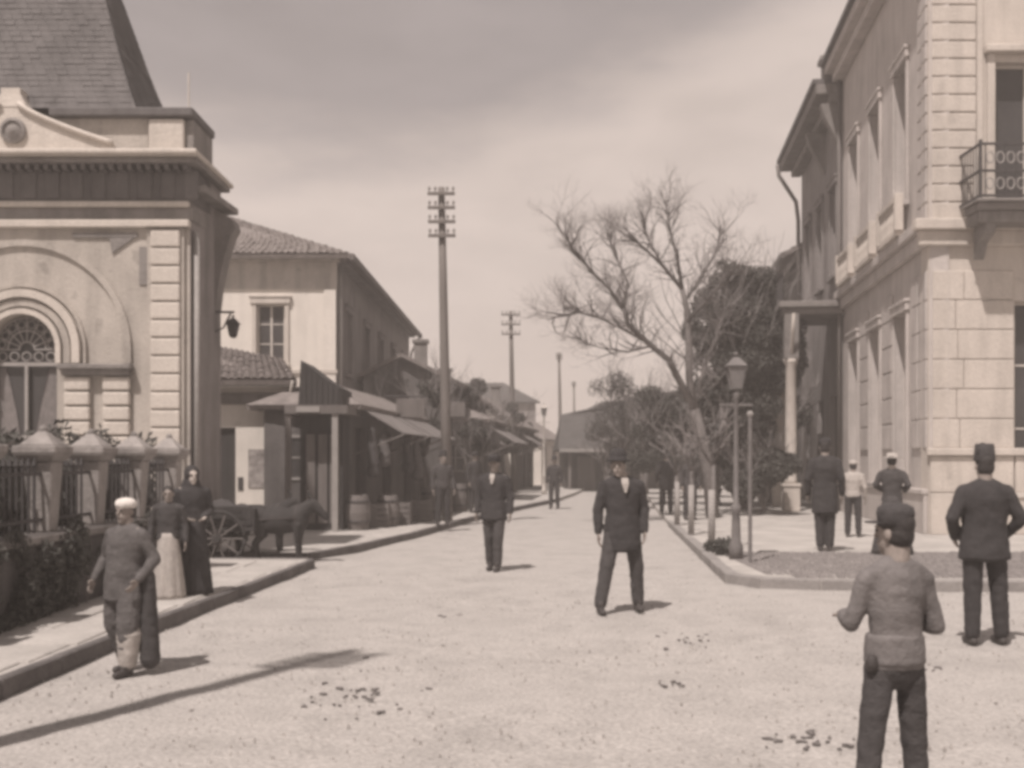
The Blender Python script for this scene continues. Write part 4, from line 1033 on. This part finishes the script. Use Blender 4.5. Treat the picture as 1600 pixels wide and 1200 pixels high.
for i, (px, d, top, lab) in enumerate([(1058, 24.8, 690, 'young tree with whitewashed foot, farthest of the kerb saplings'), (1080, 21.8, 670, 'young tree with whitewashed foot, middle of the kerb saplings'), (1112, 18.6, 640, 'young tree with whitewashed foot, nearest of the kerb saplings')]):
    tree(px, d, top, .45, lab, 'young_tree', lobes=4, nleaf=240, lm='leaf', size=.04, tr_r=.045, seed=30+i, depth=2, zlow=.6, white=True)
tree(760, 56, 596, 1.5, 'bushy tree above the low houses on the left', 'leafy_tree', nleaf=12000, size=.05, seed=17)['group'] = 'trees by the left row'
tree(722, 41, 585, 1.3, 'small grey tree behind the nearest telegraph pole', 'leafy_tree', nleaf=9000, size=.045, seed=18)['group'] = 'trees by the left row'
tree(664, 33.5, 560, .9, 'twiggy dark tree in front of the end of the cream house street wall', 'leafy_tree', lobes=10, nleaf=9000, lm='hedge', size=.04, seed=19, depth=4)['group'] = 'trees by the left row'
tree(735, 33.5, 640, .8, 'small dark tree on the far left pavement between barrels', 'leafy_tree', lobes=8, nleaf=8000, lm='hedge', size=.04, seed=51, tr_r=.07)['group'] = 'trees by the left row'
tree(828, 57, 640, 1.0, 'dark tree left of the distant street lamp', 'leafy_tree', lobes=8, nleaf=9000, lm='hedge', size=.05, seed=52, zlow=.2)['group'] = 'trees by the left row'
tree(786, 47, 600, 1.2, 'dark tree right of the second house of the left row', 'leafy_tree', lobes=10, nleaf=12000, lm='hedge', size=.05, seed=20)['group'] = 'trees by the left row'
# low shrub at the kerb
o = empty('kerb_shrub', (X(1128, 17.3), 17.3, KH), 'dark low weedy shrub at the kerb beside the street lamp', 'shrub')
leaves('foliage', M['hedge'], o, [((X(1128, 17.3), 17.3, .28), (.16, .16, .15)), ((X(1112, 17.9), 17.9, .24), (.14, .2, .1)), ((X(1138, 17.0), 17.0, .3), (.07, .1, .17))], 1500, .03, 9)
MB().tube([(X(1128, 17.3), 17.3, KH), (X(1128, 17.3), 17.3, .4)], .02, 5).build('stem', M['bark'], o)

# ------------------------------------------------------------------ people
def cap(bm, p, q, r1, r2, flat=1.0):
    p, q = Vector(p), Vector(q)
    for c, r in ((p, r1), (q, r2)):
        bmesh.ops.create_icosphere(bm, subdivisions=2, radius=r, matrix=Matrix.Translation(c))
    d = q-p
    if d.length > 1e-4:
        m = Matrix.Translation((p+q)/2) @ d.to_track_quat('Z', 'Y').to_matrix().to_4x4()
        bmesh.ops.create_cone(bm, cap_ends=True, segments=14, radius1=r1, radius2=r2, depth=d.length, matrix=m)
def ell(bm, c, r, rot=None):
    m = Matrix.Translation(c) @ (rot or Matrix.Identity(4)) @ Matrix.Diagonal((*r, 1))
    bmesh.ops.create_icosphere(bm, subdivisions=3, radius=1, matrix=m)
def turned(co, c, ang):
    """turn the head smoothly on the neck"""
    for v in co:
        k = min(1, max(0, (v[2]-(c[2]-.15))/.07)); d = math.hypot(v[0]-c[0], v[1]-c[1])
        if k <= 0 or d > .22 or (d > .10 and v[2] < c[2]-.10): continue
        a = ang*k; x, y = v[0]-c[0], v[1]-c[1]
        v[0] = c[0]+x*math.cos(a)-y*math.sin(a); v[1] = c[1]+x*math.sin(a)+y*math.cos(a)
def fuse(bm, name, m, parent, vox, wrinkle=0, seed=0, wscale=9, it=3, S=1.0):
    """one continuous surface out of the overlapping volumes"""
    me = bpy.data.meshes.new(name); bm.to_mesh(me); bm.free()
    o = bpy.data.objects.new(name, me); C.objects.link(o)
    r = o.modifiers.new('r', 'REMESH'); r.mode = 'VOXEL'; r.voxel_size = vox
    s = o.modifiers.new('s', 'SMOOTH'); s.iterations = it; s.factor = .5
    dg = bpy.context.evaluated_depsgraph_get(); dg.update()
    me2 = bpy.data.meshes.new_from_object(o.evaluated_get(dg)); me2.name = name
    n = len(me2.vertices); co = np.empty(n*3); me2.vertices.foreach_get('co', co); co = co.reshape(-1, 3)
    if wrinkle:
        no = np.empty(n*3); me2.vertices.foreach_get('normal', no); no = no.reshape(-1, 3)
        for i in range(n):
            x, y, z = co[i]; k = noise.noise((x*wscale+seed, y*wscale, z*wscale*1.6))+.5*noise.noise((x*wscale*2.2+seed, y*wscale*2.2, z*wscale*3))
            co[i] += no[i]*wrinkle*.62*k
    me2.vertices.foreach_set('co', (co*S).ravel()); me2.materials.clear(); me2.materials.append(m); me2.shade_smooth()
    o.modifiers.clear(); o.data = me2; o.parent = parent
    return o
Vx = Vector
HEADPARTS = ('hair', 'cap', 'visor', 'hat', 'fez', 'turban', 'tassel', 'eye')
def person(x, y, base, H, yaw, label, jacket='black', trousers='char', hat=None, skirt=None, vox=.013, pose=None, shirtv=False, coat=.0, skin='skin', hatm=None, wide=1.0, seed=0, leg_r=1.0, sash=None, pale_legs=False, sleeve=1.0, group=None, lean=0, hands=None, look=0):
    """front of the body is -Y before the turn; built at 1.75 m and scaled to H"""
    S = H/1.75
    o = empty('person', (x, y, base), label, 'person', group); o.rotation_euler = (0, 0, yaw)
    J = dict(pel=(0, 0, .95), chest=(0, .01, 1.28), neck=(0, .015, 1.47), head=(0, -.005, 1.615),
             shp=(.19, .01, 1.415), shn=(-.19, .01, 1.415), elp=(.25, .03, 1.13), eln=(-.25, .03, 1.13), wrp=(.26, -.05, .88), wrn=(-.26, -.05, .88),
             hip=(.095, 0, .92), hin=(-.095, 0, .92), knp=(.11, -.01, .50), knn=(-.11, -.01, .50), anp=(.12, .02, .085), ann=(-.12, .02, .085))
    if pose: J.update(pose)
    J = {k: Vx(v) for k, v in J.items()}
    hd = J['head']
    bm = bmesh.new()
    ell(bm, hd+Vx((0, .01, .02)), (.074, .095, .10)); ell(bm, hd+Vx((0, -.025, -.055)), (.052, .062, .062)); cap(bm, hd+Vx((0, -.06, -.10)), hd+Vx((0, -.055, -.085)), .028, .03)
    cap(bm, hd+Vx((0, -.088, .012)), hd+Vx((0, -.108, -.025)), .009, .014)
    for s in (-1, 1): ell(bm, hd+Vx((s*.076, .012, -.012)), (.011, .02, .032)); cap(bm, hd+Vx((s*.015, -.088, .024)), hd+Vx((s*.045, -.08, .026)), .010, .009)
    cap(bm, hd+Vx((-.02, -.088, -.058)), hd+Vx((.02, -.088, -.058)), .009, .009)
    cap(bm, hd+Vx((0, .018, -.05)), J['neck'], .060, .066)
    bw = min(1, wide); ell(bm, J['chest'], (.148*bw, .09*bw, .17)); ell(bm, J['chest']*.45+J['pel']*.55, (.12*bw, .085*bw, .16)); ell(bm, J['pel'], (.135*bw, .09*bw, .11)); lr = min(1, leg_r); cap(bm, J['shp']*.9+J['shn']*.1, J['shn']*.9+J['shp']*.1, .045, .045)
    for s in 'pn':
        sg = 1 if s == 'p' else -1
        cap(bm, J['sh'+s]-Vx((0, 0, .02)), J['el'+s], .045, .04); cap(bm, J['el'+s], J['wr'+s], .04, .026)
        cap(bm, J['hi'+s], J['kn'+s], .072*lr, .052*lr); cap(bm, J['kn'+s], J['an'+s], .052*lr, .036)
        f = J['an'+s]+Vx((0, -.14, -.045)); cap(bm, J['an'+s]+Vx((0, .02, -.04)), f, .036, .032)
        # hand: palm, four unequal fingers in two joints, thumb from the side of the palm
        w_ = J['wr'+s]; ax = (w_-J['el'+s]).normalized(); side_ = Vx((0, -1, 0)); side_ = (side_-ax*side_.dot(ax))
        side_ = side_.normalized() if side_.length > .2 else Vx((1, 0, 0)); nn = ax.cross(side_).normalized()
        if nn.x*sg > 0: nn = -nn
        pc_ = w_+ax*.05
        rot = Matrix((side_, nn, ax)).transposed().to_4x4(); ell(bm, pc_, (.040, .017, .052), rot)
        for k, (off, ln) in enumerate(((.030, .068), (.010, .078), (-.010, .072), (-.029, .056))):
            a0 = w_+ax*.085+side_*off; a1 = a0+ax*ln*.5+nn*.008; a2 = a1+(ax*.75+nn*.66)*ln*.5
            cap(bm, a0-ax*.02, a1, .0098, .009); cap(bm, a1, a2, .009, .0078)
        t0 = w_+ax*.025+side_*.03; t1 = t0+(ax*.7+side_*.7)*.035; cap(bm, t0, t1, .0125, .011); cap(bm, t1, t1+(ax*.9+side_*.15+nn*.3)*.03, .011, .009)
    fuse(bm, 'body', M[skin], o, min(vox, .0085), it=2, S=S)
    # eyes
    for s in (-1, 1):
        MBe = MB(); c = (hd+Vx((s*.030, -.084, .008)))*S; MBe.ball(c, .0095*S); MBe_o = MBe.build('eye', M['hair'], None, smooth=True); MBe_o.parent = o
    # hair
    bm = bmesh.new(); ell(bm, hd+Vx((0, .018, .045)), (.082, .094, .086)); ell(bm, hd+Vx((0, .036, -.01)), (.078, .068, .085))
    if hat == 'shawl': pass
    fuse(bm, 'hair', M['hair'], o, vox, .003, seed, 30, 1, S=S)
    # jacket
    W = wide; bm = bmesh.new()
    prof_ = [(.86-coat, .200, .150), (.95, .180, .134), (1.08, .160, .122), (1.20, .172, .128), (1.32, .184, .130), (1.40, .168, .115), (1.46, .10, .085)]
    if coat <= 0: prof_[0] = (.90, .182, .136)
    zs_, rx_, ry_ = zip(*prof_)
    for z_ in np.linspace(zs_[0]+.03, 1.45, 26+int(coat*60)):
        t_ = (z_-J['pel'].z)/(J['chest'].z-J['pel'].z); t_ = min(1.3, max(0, t_)); c_ = J['pel'].lerp(J['chest'], t_); bel = max(0, W-1.1)*.25*math.exp(-((z_-1.08)/.12)**2)
        ell(bm, (c_.x, c_.y-bel*.3, z_), (np.interp(z_, zs_, rx_)*W+bel*.2, np.interp(z_, zs_, ry_)*W+bel*.3, .038))
    cap(bm, J['shp']-Vx((.03, 0, .02)), J['shn']+Vx((.03, 0, -.02)), .062, .062)
    for s in 'pn': cap(bm, J['neck']+(J['sh'+s]-J['neck'])*.25+Vx((0, .01, -.01)), J['sh'+s]+Vx((0, 0, -.03)), .060, .058)
    cap(bm, J['neck']-Vx((0, 0, .03)), J['neck']+Vx((0, 0, .005)), .072, .060)
    for s in 'pn':
        wa_ = min(W, 1.12); cap(bm, J['sh'+s]-Vx((0, 0, .03)), J['el'+s], .062*wa_, .054*wa_); e = J['el'+s].lerp(J['wr'+s], .95*sleeve); cap(bm, J['el'+s], e, .056*wa_, .044)
    fuse(bm, 'jacket', M[jacket], o, vox, .013, seed, 7, 6, S=S)
    if sash is None and not skirt:
        bm = bmesh.new()
        for s in (-1, 1): cap(bm, J['neck']+Vx((s*.055, .03, .015)), J['neck']+Vx((s*.05, -.075, -.03)), .018, .016)
        cap(bm, J['neck']+Vx((-.055, .03, .015)), J['neck']+Vx((.055, .03, .015)), .02, .02)
        fuse(bm, 'collar', M[jacket], o, vox*.8, 0, S=S)
    if shirtv:
        b = MB(); p = J['chest']; yv = -.148*W
        v = [(-.035, yv+.045, 1.47), (.035, yv+.045, 1.47), (.038, yv+.012, 1.41), (.008, yv-.0, 1.31), (-.008, yv-.0, 1.31), (-.038, yv+.012, 1.41)]
        v2 = [(a, b_+.03, c) for a, b_, c in v]
        b.add([tuple(Vx(q)*S) for q in v+v2], [(0, 1, 2, 5), (5, 2, 3, 4)]+[(6, 11, 8, 7), (11, 10, 9, 8)]+[(i, (i+1) % 6, 6+(i+1) % 6, 6+i) for i in range(6)])
        q = b.build('shirt', M['pale']); q.parent = o
    if sash:
        bm = bmesh.new()
        for t in np.linspace(0, 1, 12): ell(bm, J['pel']+Vx((0, 0, .0+.13*t)), ((.190-.012*t)*W, (.145-.01*t)*W, .035))
        fuse(bm, 'sash', M[sash], o, vox, .007, seed+4, 8, 2, S=S)
        bm = bmesh.new(); ell(bm, J['pel']+Vx((.150, .055, .0)), (.035, .03, .05)); fuse(bm, 'pouch', M['leather'], o, vox, .003, seed, 20, 1, S=S)
    # trousers or skirt
    if skirt:
        wst, hem, m_ = skirt; ph = seed
        b = MB(); pr = []
        for i in range(14):
            t = i/13; pr.append((wst+(hem-wst)*t**.75, 1.02-t*1.0))
        b.lathe(pr[::-1], (J['pel'].x, J['pel'].y, 0), 40, lambda a, t: 1+.07*(1-t)*math.sin(9*a+ph)+.04*(1-t)*math.sin(17*a+2*ph))
        b.v = [tuple(Vx(q)*S) for q in b.v]; q = b.build('skirt', M[m_], smooth=True); q.parent = o
    else:
        bm = bmesh.new(); ell(bm, J['pel']-Vx((0, 0, .02)), (.168*W, .125*W, .13))
        for s in 'pn':
            cap(bm, J['hi'+s], J['kn'+s], .098*leg_r, .082*leg_r); cap(bm, J['kn'+s], J['an'+s]+Vx((0, 0, .03)), .080*leg_r, .068*(leg_r**.5))
        fuse(bm, 'trousers', M[trousers], o, vox, .009, seed+2, 10, 2, S=S)
    for s in 'pn':
        bm = bmesh.new(); a = J['an'+s]; cap(bm, a+Vx((0, .03, -.045)), a+Vx((0, -.15, -.047)), .042, .038); cap(bm, a+Vx((0, .0, -.03)), a+Vx((0, -.04, .03)), .045, .042)
        fuse(bm, 'shoe', M['leather'], o, vox, 0, S=S)
    # headgear
    hm = M[hatm] if hatm else M['black']; top_ = hd+Vx((0, .008, 0))
    def scaled(b, name, m_):
        b.v = [tuple(Vx(q)*S) for q in b.v]; q = b.build(name, m_, smooth=True); q.parent = o; return q
    if hat == 'bowler': scaled(MB().lathe([(.085, .055), (.128, .052), (.134, .066), (.096, .070), (.097, .12), (.08, .165), (.045, .19), (.01, .195)], top_, 24), 'hat', hm)
    if hat == 'fez': scaled(MB().lathe([(.092, .045), (.094, .055), (.082, .19), (.075, .20), (.01, .203)], top_, 24), 'fez', hm); scaled(MB().tube([top_+Vx((0, 0, .20)), top_+Vx((.05, .04, .205)), top_+Vx((.085, .05, .11))], .008, 6), 'tassel', hm)
    if hat == 'turban':
        scaled(MB().lathe([(.084, .03), (.098, .04), (.106, .065), (.098, .095), (.075, .118), (.04, .13), (.01, .134)], top_, 28, lambda a, t: 1+.04*math.sin(4*a+7*t)+.03*math.sin(9*a-5*t)), 'turban', hm)
    if hat == 'cap': scaled(MB().lathe([(.086, .03), (.091, .06), (.096, .10), (.088, .13), (.055, .148), (.01, .152)], top_, 24), 'cap', hm); scaled(MB().lathe([(.10, 0), (.105, .006), (.02, .012)], hd+Vx((0, -.055, .045)), 18), 'visor', hm)
    if hat == 'straw': scaled(MB().lathe([(.085, .055), (.19, .05), (.195, .062), (.09, .068), (.088, .14), (.01, .145)], top_, 24), 'hat', hm)
    if hat == 'shawl':
        bm = bmesh.new(); ell(bm, hd+Vx((0, .035, .02)), (.105, .11, .125)); cap(bm, hd+Vx((0, .05, -.05)), J['chest']+Vx((0, .05, .05)), .10, .19); cap(bm, J['chest']+Vx((-.13, .03, .05)), J['chest']+Vx((.13, .03, .05)), .12, .12)
        fuse(bm, 'shawl', M['black'], o, vox, .008, seed, 8, 2, S=S)
    if look:
        hs = hd*S
        for ch in o.children:
            if ch.name.split('.')[0] in HEADPARTS+('body',):
                me = ch.data; co = [list(v.co) for v in me.vertices]; turned(co, hs, look)
                for v, c_ in zip(me.vertices, co): v.co = c_
                me.update()
    return o

def gd(py, base=.02): return (EYE-base)*FOC/(py-HZ)
# boy, near right, seen from behind and a little from his right
person(1.66, 4.72, .02, 1.47, R(188), 'nearest figure, boy in dark cap and faded smock, seen from behind', 'smock', 'char', 'cap', look=R(30), hatm='char', vox=.010, wide=.86, seed=2, sash='smock', leg_r=.82,
       pose=dict(shp=(.155, .01, 1.40), shn=(-.155, .01, 1.40), elp=(.225, -.03, 1.14), eln=(-.225, .0, 1.12), wrp=(.16, -.23, 1.16), wrn=(-.10, -.24, 1.17), hip=(.08, 0, .92), hin=(-.08, 0, .92), knp=(.145, .02, .5), knn=(-.125, -.03, .5), anp=(.19, .06, .085), ann=(-.155, -.04, .085)))
person(X(1538, 9.75), 9.75, .02, 1.74, R(180), 'stout man in fez and dark coat standing at the right edge, seen from behind', 'black', 'black', 'fez', hatm='char', vox=.012, wide=1.2, seed=5, coat=.10,
       pose=dict(elp=(.31, .05, 1.14), eln=(-.31, .05, 1.14), wrp=(.22, -.12, .96), wrn=(-.22, -.12, .96), anp=(.115, .02, .085), ann=(-.155, .0, .085), knp=(.105, 0, .5), knn=(-.13, 0, .5), hip=(.1, 0, .92)))
person(X(972, 11.8), 11.8, .02, 1.74, R(8),  'man in bowler hat and long dark jacket striding with legs apart in mid road', 'black', 'char', 'bowler', look=R(-20), vox=.012, wide=1.12, seed=8, coat=.20, shirtv=True,
       pose=dict(anp=(.19, .05, .085), ann=(-.27, -.12, .085), knp=(.16, .0, .5), knn=(-.19, -.07, .5), head=(-.05, -.02, 1.60), elp=(.255, .04, 1.13), eln=(-.265, .02, 1.13), wrp=(.24, -.04, .89), wrn=(-.27, -.03, .87)))
person(X(772, 16.1), 16.1, .02, 1.72, R(-12), 'man in dark suit and cap with white shirt front walking in the road beyond', 'black', 'char', 'cap', vox=.014, seed=11, coat=.10, shirtv=True, wide=1.08,
       pose=dict(anp=(.07, -.08, .085), ann=(-.08, .1, .085), knp=(.08, -.08, .5), knn=(-.08, .02, .5)))
t = person(-3.0, 8.45, .02, 1.37, R(-25), 'boy in white turban and baggy grey clothes walking at the left kerb', 'grey', 'grey', 'turban', hatm='shirt', vox=.011, wide=1.25, seed=14, leg_r=1.45, coat=.14,
       pose=dict(anp=(.12, -.10, .085), ann=(-.10, .12, .085), knp=(.13, -.10, .5), knn=(-.13, .0, .5), elp=(.30, .08, 1.14), eln=(-.32, .06, 1.14), wrp=(.26, -.1, .95), wrn=(-.33, -.08, .93)))
bm = bmesh.new()
for s, zt in ((.13, 0), (-.12, .06)): cap(bm, (s, -.08 if s > 0 else .08, .42), (s*.95, -.10 if s > 0 else .12, .14), .128, .09)
fuse(bm, 'legging', M['pale'], t, .012, .006, 3, 12, 2, S=1.37/1.75)
bm = bmesh.new(); cap(bm, (.27, .02, .98), (.27, .05, .16), .07, .10); cap(bm, (.2, .06, .9), (.22, .08, .2), .05, .08); fuse(bm, 'hanging_cloth', M['char'], t, .012, .008, 7, 9, 2, S=1.37/1.75)
person(X(300, 12.3), 12.3, KH, 1.46, R(30), 'woman in long black dress and black shawl on the left pavement', 'black', 'black', 'shawl', skirt=(.15, .27, 'black'), vox=.012, seed=17, skin='face_pale', wide=1.15,
       pose=dict(wrp=(.12, -.18, 1.05), wrn=(-.12, -.18, 1.05)))
person(X(263, 11.9), 11.9, KH, 1.25, R(10), 'girl in pale skirt and dark bodice standing beside the black-robed woman', 'char', 'char', None, skirt=(.13, .25, 'pale'), vox=.012, seed=19, skin='skin')
person(X(1289, 18.0), 18.0, KH, 1.86, R(165), 'tall man in black uniform and cap on the right pavement', 'black', 'black', 'cap', vox=.014, seed=21, coat=.28, wide=1.05,
       pose=dict(anp=(.07, .02, .085), ann=(-.07, .02, .085), knp=(.08, 0, .5), knn=(-.08, 0, .5)))
person(X(1333, 21.2), 21.2, KH, 1.5, R(160), 'youth in pale shirt and dark trousers by the street wall of the corner building', 'pale', 'black', 'turban', hatm='pale', vox=.015, seed=24)
person(X(1394, 17.4), 17.4, KH, 1.62, R(150), 'slim woman with straw hat and dark puff-sleeved dress behind the boy', 'char', 'black', 'straw', hatm='pale', skirt=(.13, .34, 'char'), vox=.014, seed=27, skin='face_pale',
       pose=dict(elp=(.27, .04, 1.2), eln=(-.27, .04, 1.2), wrp=(.18, -.14, 1.1), wrn=(-.18, -.14, 1.1)))
person(X(866, 35.5), 35.5, .02, 1.7, R(-20), 'distant man in black walking along the far left kerb', 'black', 'black', 'bowler', vox=.02, seed=30)
person(X(1041, 30), 30, KH, 1.72, R(170), 'man in dark suit under the trees, beyond the kerb saplings', 'black', 'black', 'bowler', vox=.02, seed=33, coat=.2)
person(X(1078, 27), 27, KH, 1.68, R(20), 'man in charcoal coat beside the trunk of the bare tree', 'char', 'black', 'cap', vox=.02, seed=36, coat=.3)
person(X(692, 24.6), 24.6, KH, 1.66, R(20), 'man in dark clothes by the foot of the nearest telegraph pole', 'char', 'black', 'fez', vox=.02, seed=39)
person(X(742, 30.6), 30.6, KH, 1.7, R(40), 'man in black coat on the far left pavement between the two nearest poles', 'black', 'black', 'cap', vox=.02, seed=42, coat=.25)

# ------------------------------------------------------------------ donkey and cart
dk = empty('donkey', (-3.7, 18.0, .02), 'small dark donkey standing in harness in the side lane', 'donkey')
S = 1.0; ox, oy = X(436, 17.3), 17.3
dk.location = (ox, oy, .02); dk.scale = (.88, .88, .88)
bm = bmesh.new()
ell(bm, (-.02, 0, .77), (.50, .22, .25)); ell(bm, (-.36, 0, .80), (.24, .21, .25)); ell(bm, (.32, 0, .80), (.22, .20, .26))
cap(bm, (.38, 0, .88), (.60, 0, 1.06), .17, .115); cap(bm, (.61, 0, 1.07), (.80, 0, .88), .105, .068); cap(bm, (.80, 0, .90), (.84, 0, .83), .068, .058)
for s in (-1, 1):
    cap(bm, (.58, s*.05, 1.12), (.53, s*.09, 1.30), .026, .014)
    cap(bm, (.36, s*.11, .70), (.35, s*.11, .40), .10, .050); cap(bm, (.35, s*.11, .40), (.36, s*.10, .10), .048, .036); cap(bm, (.36, s*.1, .09), (.38, s*.1, .035), .032, .04)
    cap(bm, (-.38, s*.12, .74), (-.30, s*.12, .52), .14, .08); cap(bm, (-.30, s*.12, .52), (-.43, s*.11, .36), .07, .045); cap(bm, (-.43, s*.11, .36), (-.40, s*.1, .10), .043, .036); cap(bm, (-.40, s*.1, .09), (-.38, s*.1, .035), .032, .04)
fuse(bm, 'body', M['hide'], dk, .014, .003, 3, 12, 2)
bm = bmesh.new(); cap(bm, (-.54, 0, .86), (-.60, 0, .6), .022, .016); cap(bm, (-.60, 0, .6), (-.59, 0, .42), .03, .035); fuse(bm, 'tail', M['hair'], dk, .012)
bm = bmesh.new(); cap(bm, (.40, 0, 1.0), (.57, 0, 1.15), .035, .04); fuse(bm, 'mane', M['hair'], dk, .012, .006, 2, 30, 1)
q = MB().tube([(.34+.02*math.cos(a), .19*math.cos(a), .80+.24*math.sin(a)) for a in np.linspace(0, 6.283, 20)], .022, 6).tube([(.3, -.2, .82), (-.9, -.22, .78)], .018, 6).tube([(.3, .2, .82), (-.9, .22, .78)], .018, 6).build('harness', M['leather'], None, smooth=True); q.parent = dk
ct = empty('cart', (X(385, 18.0), 17.35, .02), 'low dark two-wheeled cart behind the donkey', 'cart')
cxx = X(352, 17.35); cyy = 17.35
MB().box(cxx-.62, cxx+.55, cyy-.36, cyy+.36, .55, .63).box(cxx-.62, cxx-.58, cyy-.36, cyy+.36, .632, .95).box(cxx+.51, cxx+.55, cyy-.36, cyy+.36, .632, .9).build('bed', M['dark'], ct)
for s in (-1, 1):
    for k in range(3): MB().box(cxx-.575, cxx+.505, cyy+s*.36-.015, cyy+s*.36+.015, .65+k*.1, .735+k*.1).build('side_board', M['dark'], ct)
    wy = cyy+s*.46
    rim = MB().tube([(cxx+.42*math.cos(a), wy, .44+.42*math.sin(a)) for a in np.linspace(0, 2*math.pi, 29)], .028, 6).build('wheel', M['dark'], ct, smooth=True)
    MB().tube([(cxx, wy-.07, .44), (cxx, wy+.07, .44)], .06, 10).build('hub', M['dark'], rim)
    for k in range(10):
        a = k*math.pi/5; MB().tube([(cxx+.06*math.cos(a), wy, .44+.06*math.sin(a)), (cxx+.41*math.cos(a), wy, .44+.41*math.sin(a))], .014, 5).build('spoke', M['wood'], rim)
MB().tube([(cxx, cyy-.4, .44), (cxx, cyy+.4, .44)], .03, 8).box(cxx-.05, cxx+.05, cyy-.3, cyy-.22, .47, .548).box(cxx-.05, cxx+.05, cyy+.22, cyy+.3, .47, .548).build('axle', M['iron'], ct)
bm = bmesh.new()
for k in range(7): ell(bm, (random.uniform(-.4, .35), random.uniform(-.2, .2), .85+random.uniform(0, .12)), (.22, .16, .14))
sk = bpy.data.objects.new('sack_load', None)
ld = fuse(bm, 'sack', M['char'], None, .02, .01, 4, 8, 2); ld.location = (cxx, cyy, -.06); tag(ld, 'dark bulging sacks heaped on the donkey cart', 'sack')
# crates in front of the low shops
for i, (px, d, lab) in enumerate([(588, 24.3, 'wooden crate in front of the shop row, left one'), (622, 25.2, 'wooden crate in front of the shop row, middle one'), (655, 26.4, 'wooden crate in front of the shop row, right one')]):
    x = X(px, d); o = empty('wooden_crate', (x, d, KH), lab, 'crate', 'crates in front of the shop row')
    for k in range(4):
        for yy_ in (d-.25, d+.23): MB().box(x-.3, x+.3, yy_, yy_+.02, KH+.02+k*.13, KH+.13+k*.13).build('slat', M['wood'], o)
    for xx_ in (x-.3, x+.28): MB().box(xx_, xx_+.02, d-.228, d+.228, KH+.01, KH+.53).build('crate_end', M['wood'], o)
    MB().box(x-.279, x+.279, d-.228, d+.228, KH+.01, KH+.03).build('crate_bottom', M['wood'], o)

# clutter before the low shops: baskets, barrels, hanging signs, a leaning ladder
for k, (px, d, h_, lab) in enumerate([(560, 23.3, .75, 'dark barrel by the kiosk post, nearest of the barrels'), (607, 24.6, .7, 'dark barrel between the crates of the shop row'), (673, 27.5, .8, 'dark barrel beyond the last crate'), (718, 31, .8, 'dark barrel in front of the narrow grey house')]):
    x = X(px, d); o = empty('barrel', (x, d, KH), lab, 'barrel', 'barrels before the left shops')
    MB().lathe([(.2, 0), (.25, h_*.3), (.265, h_*.5), (.25, h_*.7), (.2, h_), (.17, h_-.03)], (x, d, KH), 16, lambda a, t: 1+.012*math.cos(14*a)).build('staves', M['wood'], o)
    for t in (.22, .78): MB().lathe([(.25, 0), (.256, .01), (.256, .04), (.25, .05)], (x, d, KH+h_*t), 16).build('hoop', M['iron'], o)
for k, (px, d, zt, lab) in enumerate([(640, 28.5, 3.3, 'dark shop sign hanging over the pavement, nearest of the hanging signs'), (708, 36, 3.6, 'dark shop sign hanging on the narrow grey house'), (752, 43.5, 3.5, 'dark shop sign hanging below the second telegraph pole')]):
    x = X(px, d); o = empty('hanging_sign', (x, d, zt), lab, 'sign', 'hanging signs of the left row')
    MB().tube([(x-.7, d, zt), (x+.45, d, zt)], .02, 6).build('bracket', M['iron'], o)
    MB().box(x-.35, x+.4, d-.025, d+.025, zt-.55, zt-.06).build('board', M['wood'], o, bevel=.01)
for k, (px, d, h_) in enumerate([(578, 24.0, 1.5), (596, 24.4, 1.1), (633, 25.6, 1.4), (648, 26.2, 1.7)]):
    x = X(px, d)
    bm = bmesh.new(); cap(bm, (x, d+.3, 2.3-.1*k), (x+.05, d+.3, 2.3-h_*.5), .09, .13); ell(bm, (x+.03, d+.3, 2.3-h_*.6), (.15, .12, .16))
    o = fuse(bm, 'hung_cloth_bundle', M['grey'] if k % 2 else M['char'], None, .03, .02, k, 7, 2)
    tag(o, ['dark cloth bundle hanging under the first awning by the kiosk', 'grey cloth bundle hanging next to the first one under the awning', 'dark cloth bundle hanging under the second awning', 'long grey cloth bundle hanging at the far end of the second awning'][k], 'cloth', 'cloth hung under the shop awnings')
# second donkey, half hidden behind the first
d2 = copy_tree(dk); d2.location = (ox-.45, oy+.7, .02); d2['label'] = 'second dark donkey half hidden behind the first and the cart'
dk['label'] = 'dark donkey standing in harness in front of the cart'; dk['group'] = d2['group'] = 'donkeys in the side lane'

# ------------------------------------------------------------------ the dusty air
hz = MB().box(-300, 300, -60, 420, -2, 20).build('haze', None, kind='stuff')
hz.data.materials.clear()
hm = bpy.data.materials.new('haze_air'); hm.use_nodes = True; t = hm.node_tree; t.nodes.clear()
oo = t.nodes.new('ShaderNodeOutputMaterial'); pv_ = t.nodes.new('ShaderNodeVolumePrincipled'); pv_.inputs['Color'].default_value = (.95, .90, .86, 1)
pv_.inputs['Density'].default_value = .0036; pv_.inputs['Anisotropy'].default_value = .2; t.links.new(pv_.outputs[0], oo.inputs['Volume'])
hz.data.materials.append(hm)
